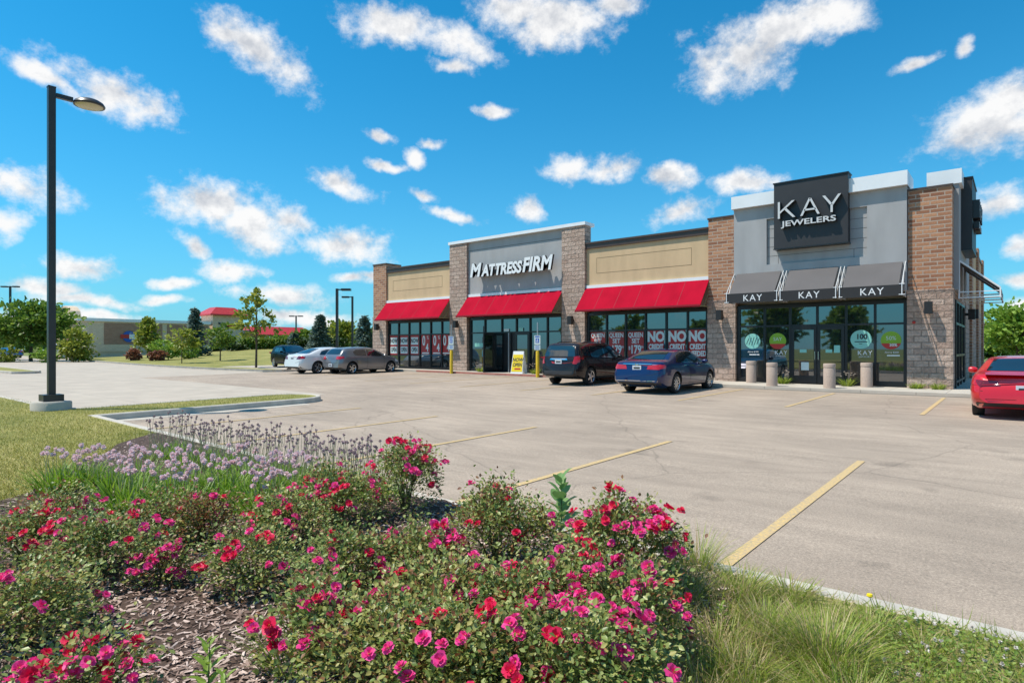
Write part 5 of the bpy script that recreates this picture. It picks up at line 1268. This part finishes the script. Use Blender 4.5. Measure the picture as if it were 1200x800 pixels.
P[:,2] += rng.uniform(0,.012,n); V, F = scatter([(-.5,-.5,0),(.5,-.5,0),(.4,.5,.05),(-.4,.5,-.05)], [(0,1,2,3)], P, frames(Dv, spin=rng.normal(0,.35,n)), S)
link(npmesh('mulch_chips', V, F, [M['chip']]), 'mulch_chips', label='brown shredded bark mulch covering the bed', cat='mulch', kind='stuff')
def turf(name, n, poly, zf, hmin, hmax, w, mats, share, fall, lab, flat=.5):
    P = scatter_poly(n, poly, zf, fall); n = len(P); Dv = rng.normal(0,flat,(n,3)); Dv[:,2] = 1
    L = rng.uniform(hmin,hmax,n); S = np.stack([np.full(n,w)*rng.uniform(.6,1.3,n), L, L*.8],1); P[:,2] -= .005
    V, F = scatter(BLADE, BLADEF, P, frames(Dv, spin=rng.uniform(0,6.28,n)), S); mi = np.repeat((rng.uniform(0,1,n) < share).astype(int), len(BLADEF))
    return link(npmesh(name, V, F, mats, mi, True), name, label=lab, cat='grass', kind='stuff')
LW = [(-4.6,-25.3),(-5.6,-22.9),(-7.2,-21.9),(-8.8,-21.2),(-9.7,-20.4),(-13.7,-20.3),(-13.85,-19.5),(-13.9,-14.6),(-15.5,-14.6),(-15.6,-20.2),(-22,-20.3),(-22,-26),(-8,-26)]
turf('lawn_grass', 52000, LW, lawnz, .03,.065,.006, [M['blade'],M['straw']], .15, 60, 'short sunlit lawn grass at the left by the lamp post', .5)
turf('dry_grass', 26000, DRY, lambda x,y: lawnz(x,y)+.006, .05,.16,.0045, [M['straw'],M['tuft']], .72, 5, 'matted half-dry grass between the roses and kerb', 1.1)
EDG = [(-.6,-20.65),(.4,-20.65),(.75,-21.5),(.95,-23),(.5,-23),(.1,-21.6)]
turf('dry_grass', 4200, EDG, lambda x,y: lawnz(x,y)+.01, .08,.24,.0045, [M['straw'],M['tuft']], .35, 9, 'long straw-coloured grass leaning at the rose bed edge', .8)
CLP = [(1.05,-20.62),(9,-20.62),(6,-24),(2.1,-23.2),(1.25,-22.0)]
P = scatter_poly(9000, CLP, lambda x,y: lawnz(x,y)+.03, 5); n = len(P); Dv = rng.normal(0,.8,(n,3)); Dv[:,2] = .35; P[:,2] += rng.uniform(-.01,.03,n)
V, F = scatter([(0,0,0),(-.5,.5,.06),(0,1,0),(.5,.5,.06)], [(0,3,2,1)], P, frames(Dv, spin=rng.normal(0,.4,n)), rng.uniform(.012,.024,n))
link(npmesh('clover_leaves', V, F, [M['clover']]), 'clover_leaves', label='green clover leaves in the turf at the lower right', cat='clover', kind='stuff')
P = scatter_poly(190, CLP, lambda x,y: lawnz(x,y)+.065, 5); n = len(P); k = 16
PP = np.repeat(P, k, 0); Dv = unit(n*k); V, F = scatter([(-.3,0,0),(.3,0,0),(.4,1,0),(-.4,1,0)], [(0,1,2,3)], PP, frames(Dv), np.full(n*k,.010))
link(npmesh('clover_flowers', V, F, [M['cloverw']]), 'clover_flowers', label='tiny whitish clover flower heads at the lower right', cat='clover', kind='stuff')
TUFTS = [(968,772,.26,.17,560,.8,'big green fountain of grass in the middle of the dry patch'),(905,742,.20,.12,300,.9,'green grass tuft left of the big grass fountain'),
 (868,700,.22,.11,260,.8,'grass tuft just in front of the nearest yellow line end'),(818,668,.34,.10,260,.7,'tall wispy grass tuft at the kerb right of the roses'),
 (1020,740,.15,.12,260,.9,'low grass tuft right of the big grass fountain'),(845,760,.17,.12,260,.9,'pale grass tuft in front of the dry patch'),
 (795,705,.26,.12,260,.8,'grass tuft leaning from the rose bush edge'),(925,700,.18,.10,200,.9,'thin grass tuft close behind the kerb edge'),
 (1080,765,.12,.12,200,1.0,'flattened grass tuft in the clover'),(870,800,.18,.14,300,1.0,'straw-mixed grass tuft at the bottom edge'),
 (1000,830,.2,.16,320,1.0,'grass tuft cut by the bottom edge under the big fountain'),(340,790,.34,.09,60,.6,'few long arching blades of grass among the front roses'),
 (20,830,.2,.1,50,.7,'sparse grass blades in the bottom left corner')]
for px, py, H, rad, n, sp, lab in TUFTS:
    x, y, z, D = at(px, py, .13); o = empty('grass_tuft', (x, y, z), label=lab, cat='grass tuft', group='grass tufts at the kerb')
    blades('blades', n, rad, H, .0045 if n > 90 else .009, None, o, sp, 1.0, mats=[M['tuft'],M['straw']], share=.25 if n > 90 else .05)
x, y, z, D = at(1026, 722, .13); o = empty('yellow_flower', (x,y,z), label='single small yellow wildflower beside the pale kerb', cat='wildflower')
q = MB(); q.tube([(0,0,0),(-.01,.0,.05),(-.03,.01,.10)], .0022, M['tuft'], 5); q.build('stem', o)
q = MB(); q.lathe([(.001,.012),(.014,.010),(.017,0),(.008,-.008)], (-.03,.01,.105), M['brightyellow'], 14); q.build('flower_head', o)
# broad-leaved weed, lime seedling
def leafy(px, py, H, n, ls, m, label, name='broad_leaved_weed', th=.006, elev=.42, w=1.6):
    x, y, z, D = at(px, py, .13); o = empty(name, (x,y,z), label=label, cat='weed')
    q = MB(); q.tube([(0,0,-.02),(.01,0,H*.5),(0,.01,H)], [th,th*.8,th*.4], M['stem'], 6); q.build('stem', o)
    for k in range(n):
        t = .18+.82*k/(n-1); a = k*2.4; e = elev + .5*t; s = ls*(1.15-.55*abs(t-.45)*1.4)*rnd.uniform(.85,1.1)
        D_ = np.array([[math.cos(a)*math.cos(e), math.sin(a)*math.cos(e), math.sin(e)]])
        T = [(0,0,0),(-.22,.25,.05),(0,.25,-.02),(.22,.25,.05),(-.27,.55,.05),(0,.55,-.03),(.27,.55,.05),(-.16,.82,.0),(0,.82,-.06),(.16,.82,.0),(0,1,-.12)]
        Fq = [(0,2,1),(0,3,2),(1,2,5),(1,5,4),(2,3,6),(2,6,5),(4,5,8),(4,8,7),(5,6,9),(5,9,8),(7,8,10),(8,9,10)]
        V, F = scatter(T, Fq, np.array([[0,0,H*t]]), frames(D_), np.array([[s*w*.8, s, s]]))
        link(npmesh('leaf', V, F, [m], None, True), 'leaf', o)
leafy(657, 640, .50, 17, .16, M['bigleaf'], 'broad-leaved green weed standing up between two rose bushes')
leafy(243, 838, .30, 22, .085, M['limeleaf'], 'lime green seedling with pointed leaves at the bottom of the bed', 'leafy_seedling', .004, .35, .75)
leafy(262, 860, .24, 14, .07, M['limeleaf'], 'smaller lime seedling leaning beside the taller one', 'leafy_seedling', .004, .3, .75)
leafy(845, 735, .13, 14, .05, M['limeleaf'], 'small bright green weed in the dry grass', 'leafy_seedling', .003, .4, .8)

# ------------------------------------------------------------------ trees and shrubs
def terr(x, y):
    return farz(x,y) if inpoly(x,y,FAR) else gz(x,y)-.02
def crown_mesh(n, cz, rx, rz, m, ls, ncl, hollow=.55, cone=0, seed=0, flat=1.0, csz=.26):
    g = np.random.default_rng(seed); c = g.normal(size=(ncl,3)); c /= np.linalg.norm(c,axis=1,keepdims=True); c *= (g.uniform(hollow**3,1,ncl)**(1/3))[:,None]
    t = (c[:,2]+1)/2
    if cone: s = 1.15-cone*t; c[:,0] *= s; c[:,1] *= s
    c = c*[rx,rx,rz]+[0,0,cz]; k = g.integers(0,ncl,n); sc = g.uniform(.6,1.3,ncl)[k][:,None]
    P = c[k] + g.normal(0,1,(n,3))*[rx*csz,rx*csz,rz*csz*.6*flat]*sc
    D = (P-[0,0,cz])/[rx,rx,rz] + g.normal(0,.6,(n,3)) + [0,0,.15]
    V, F = scatter([(-.45,0,0),(.45,0,0),(.3,1,.15),(-.3,1,-.1)], [(0,1,2,3)], P, frames(D, spin=g.uniform(-1.2,1.2,n)), ls*g.uniform(.6,1.3,n))
    return npmesh('crown', V, F, [m]), c
def tree(px, D, ytop, wpx, m, label, n=2600, ls=.28, trunk=.1, low=.28, ncl=38, name='deciduous_tree', cone=.35, csz=.24, hollow=.5, xy=None, group='trees beyond the drive', H=None, W_=None, cat='tree', seed=None):
    x, y = xy if xy else cw((px-600)/717*D, D); z = terr(x, y)
    if H is None: H = CZ + (407.7-ytop)/717*D - z; W_ = wpx/717*D
    seed = seed if seed is not None else int(px)+107
    o = empty(name, (x,y,z), label=label, cat=cat, group=group)
    lo = low*H; rz = (H-lo)/2/1.12; cz = lo+(H-lo)/2; me, c = crown_mesh(n, cz, W_/2/1.15, rz, m, ls, ncl, hollow, cone, seed, csz=csz); link(me, 'crown', o)
    q = MB(); top = cz+rz*.5
    q.tube([(0,0,-.15),(.01*H,0,lo),(0,.01*H,cz),(0,0,top)], [trunk*1.25,trunk,trunk*.55,trunk*.15], M['bark'], 8)
    for p in c[::max(1,len(c)//14)]:
        b = Vector((0,0,lo+(p[2]-lo)*.45)); e = Vector(p); q.tube([b, b.lerp(e,.5)+Vector((0,0,.05*H)), e], [trunk*.35,trunk*.22,trunk*.08], M['bark'], 5, cap=False)
    q.build('trunk', o, uv=False); return o
def spruce(px, D, ytop, wpx, label, n=3400, seed=1, m=None):
    x, y = cw((px-600)/717*D, D); z = terr(x,y); H = CZ + (407.7-ytop)/717*D - z; Rr = wpx/717*D/2; g = np.random.default_rng(seed)
    o = empty('spruce_tree', (x,y,z), label=label, cat='tree', group='blue spruces')
    nb = 170; hb = H*(.04+.92*g.uniform(0,1,nb)**1.25); ang = g.uniform(0,2*np.pi,nb); rb = Rr*1.08*(1-hb/H)**1.05*g.uniform(.65,1.15,nb)+.015*Rr
    k = g.integers(0,nb,n); t = g.uniform(.15,1,n)**.7
    P = np.stack([np.cos(ang[k])*rb[k]*t, np.sin(ang[k])*rb[k]*t, hb[k]+.12*Rr*t-.42*Rr*t*t*(1-hb[k]/H)],1) + g.normal(0,.05*Rr,(n,3))
    Dv = np.stack([np.cos(ang[k]+g.normal(0,.6,n)), np.sin(ang[k]+g.normal(0,.6,n)), g.normal(-.05,.3,n)],1)
    V, F = scatter([(-.25,0,0),(.25,0,0),(.12,1,.12),(-.12,1,-.06)], [(0,1,2,3)], P, frames(Dv, spin=g.uniform(-.9,.9,n)), Rr*.26*g.uniform(.6,1.2,n))
    link(npmesh('crown', V, F, [m or M['needle']]), 'crown', o)
    q = MB(); q.tube([(0,0,-.1),(0,0,H*.5),(0,0,H*1.0)], [.06*Rr+.05,.04,.012], M['bark'], 6); q.build('trunk', o, uv=False)
def shrub(px, D, ytop, wpx, m, label, n=1100, ls=.2, name='shrub', group='shrubs beyond the drive', xy=None, H=None, W_=None):
    x, y = xy if xy else cw((px-600)/717*D, D); z = terr(x,y)
    if H is None: H = max(.3, CZ + (407.7-ytop)/717*D - z); W_ = wpx/717*D
    me, c = crown_mesh(n, H*.48, W_/2/1.1, H*.5/1.05, m, ls, 26, .45, 0, int(px), csz=.22); o = link(me, name, None, (x,y,z), label=label, cat='shrub', group=group)
    return o
tree(36, 66, 352, 84, M['treeleaf'], 'broad dark green tree at the left edge before the far lot', 5200, .34, .16, .22, 60, group='trees beyond the drive')
tree(-14, 72, 368, 60, M['midleaf'], 'lighter tree cut by the left edge of the view', 2600, .34, .14, .25)
tree(173, 68, 371, 27, M['yelleaf'], 'slim yellow-green tree before the brown brick panel', 1800, .26, .08, .12, cone=.85)
tree(213, 50, 383, 34, M['yelleaf'], 'small sapling with thin trunk before the blue spruce', 700, .20, .035, .34, 22)
tree(258, 54, 379, 36, M['midleaf'], 'young round tree standing before the stone tower', 800, .2, .05, .30, 30)
tree(300, 43.5, 336, 62, M['yelleaf'], 'tall sparse young tree with upright twiggy branches on the lawn', 950, .19, .07, .24, 46, cone=.8, csz=.10, hollow=.3)
tree(402, 80, 377, 40, M['yelleaf'], 'yellow-green tree between the two blue spruces', 1600, .34, .1, .15)
tree(358, 84, 388, 36, M['midleaf'], 'low green tree right of the red canopy', 1400, .34, .1, .1)
tree(332, 100, 393, 44, M['treeleaf'], 'green tree behind the end of the red canopy', 1400, .4, .1, .1)
tree(388, 95, 386, 40, M['treeleaf'], 'dark green tree behind the left spruce', 1400, .4, .1, .1)
tree(440, 90, 386, 30, M['treeleaf'], 'dark tree touching the left end of the shops', 1200, .4, .1, .1)
spruce(228, 68, 361, 30, 'blue spruce before the brown brick building', seed=3)
spruce(375, 70, 369, 30, 'blue spruce right of the red canopy, behind the silver sedan', seed=4)
spruce(427, 62, 371, 30, 'blue spruce nearest the left end of the shops', seed=5)
spruce(345, 76, 392, 24, 'little spruce just above the black crossover', 1800, seed=6)
shrub(90, 62, 387, 36, M['yelleaf'], 'round yellow-green bush beside the white off-roader', 2200, .22)
for i, (px, D, yt, w, m, lab) in enumerate([(10,62,404,24,'yelleaf','low golden shrub under the left edge tree'),(52,60,409,26,'limeleaf','low green shrub right of the big tree trunk'),(190,60,398,24,'limeleaf','bright green shrub right of the slim tree'),
    (205,60,400,24,'limeleaf','bright green shrub left of the sapling'),(222,62,399,20,'limeleaf','bright green shrub under the blue spruce'),(158,60,408,16,'redshrub','rusty red low shrub left of the slim tree'),(183,58,410,18,'redshrub','rusty red low shrub below the bright green ones'),
    (268,80,402,16,'darkleaf','clipped dark shrub at the tower foot'),(281,82,402,14,'darkleaf','clipped dark shrub right of the tower foot'),(252,82,403,12,'darkleaf','small dark shrub at the tower corner')]):
    shrub(px, D, yt, w, M[m], lab, 700, .18)
def hedge(px0, px1, D, yt, m, label):
    x0, y0 = cw((px0-600)/717*D, D); x1, y1 = cw((px1-600)/717*D, D); z = terr(x0,y0); H = CZ+(407.7-yt)/717*D-z; n = 3200
    t = rng.uniform(0,1,n); P = np.stack([x0+(x1-x0)*t+rng.uniform(-.7,.7,n), y0+(y1-y0)*t+rng.uniform(-.7,.7,n), z+H*rng.uniform(0,1,n)**.6],1); ref = P[0].copy()
    V, F = scatter([(-.4,0,0),(.4,0,0),(.3,1,.1),(-.3,1,-.1)], [(0,1,2,3)], P-ref, frames(unit(n)+[0,0,.3], spin=rng.uniform(-1,1,n)), rng.uniform(.18,.34,n))
    link(npmesh('hedge', V, F, [m]), 'hedge', None, tuple(ref), label=label, cat='hedge')
hedge(284, 342, 84, 397, M['midleaf'], 'long clipped hedge under the red canopy')
hedge(342, 400, 76, 397, M['darkleaf'], 'dark hedge behind the parked cars')
# far woods on the horizon
n = 16000; th = rng.uniform(R(-75), R(75), n); D_ = rng.uniform(230, 300, n)
Xc, Yc = np.sin(th)*D_, np.cos(th)*D_; hh = 6+2.5*np.sin(th*23)+1.5*np.sin(th*57+1); P = np.stack([CX+Xc*ca-Yc*sa, CY+Xc*sa+Yc*ca, rng.uniform(0,1,n)**.7*hh],1)
V, F = scatter([(-.5,0,0),(.5,0,0),(.35,1,.1),(-.35,1,-.1)], [(0,1,2,3)], P, frames(unit(n)+[0,0,.4], spin=rng.uniform(-1,1,n)), rng.uniform(1.2,3.0,n))
link(npmesh('far_woods', V, F, [M['treeleaf']]), 'far_woods', label='low belt of distant trees along the horizon', cat='woods', kind='stuff')
# right edge
x, y = cw((1192-600)/717*46, 46); tree(0, 0, 0, 0, M['limeleaf'], 'bright green tree behind the red coupe at the right edge', 3600, .26, .12, .12, 46, xy=(x,y), H=4.9, W_=4.6, seed=11)
x, y = cw((1166-600)/717*60, 60); tree(0, 0, 0, 0, M['treeleaf'], 'darker tree before the far red brick building', 1800, .3, .1, .12, 30, xy=(x,y), H=3.3, W_=3.4, seed=12)
# foot of the walls: small planting in gravel gaps
for i, (xx, yy, nm, col, lab) in enumerate([(-.95,-.35,'day_lily','tuft','green clump at the corner pier, left of the pair'),(-.35,-.35,'day_lily','tuft','green clump at the corner pier, right of the pair'),(-5.15,-.35,'flower_clump','tuft','flowering clump between the two left concrete posts'),
      (-3.0,-.35,'flower_clump','tuft','flowering clump right of the glass doors'),(-20.6,-.35,'flower_clump','tuft','flowering clump with white blooms left of the middle shop door'),(-16.9,-.35,'flower_clump','tuft','flowering clump right of the yellow folding board')]):
    z = gz(xx,-1)+.12; o = empty(nm, (xx,yy,z), label=lab, cat='plant', group='plants at the foot of the shop fronts')
    blades('leaves', 120, .17, .36 if i > 1 else .26, .022, M[col], o, .8, 1.0)
    if i > 1:
        for k in range(9):
            q = bpy.data.objects.new('bloom', BC if 'BC' in globals() else globals().setdefault('BC', blossom_mesh('bloom', M['cloverw'], 31, .035))); C.objects.link(q); q.parent = o
            q.location = (rnd.uniform(-.3,.3), rnd.uniform(-.25,.05), rnd.uniform(.32,.5))
# trees and lawn across the street behind the viewpoint, mirrored in the shop windows
for i in range(11):
    xx = -46+i*8.5+rnd.uniform(-2,2); yy = -52+rnd.uniform(-5,5)
    tree(0,0,0,0, M['treeleaf'] if i % 3 else M['midleaf'], 'leafy street tree across the road behind the camera', 1300, .6, .16, .2, 34, xy=(xx,yy), H=rnd.uniform(4.5,7.5), W_=rnd.uniform(4,6.5), seed=50+i, group='street trees across the road')
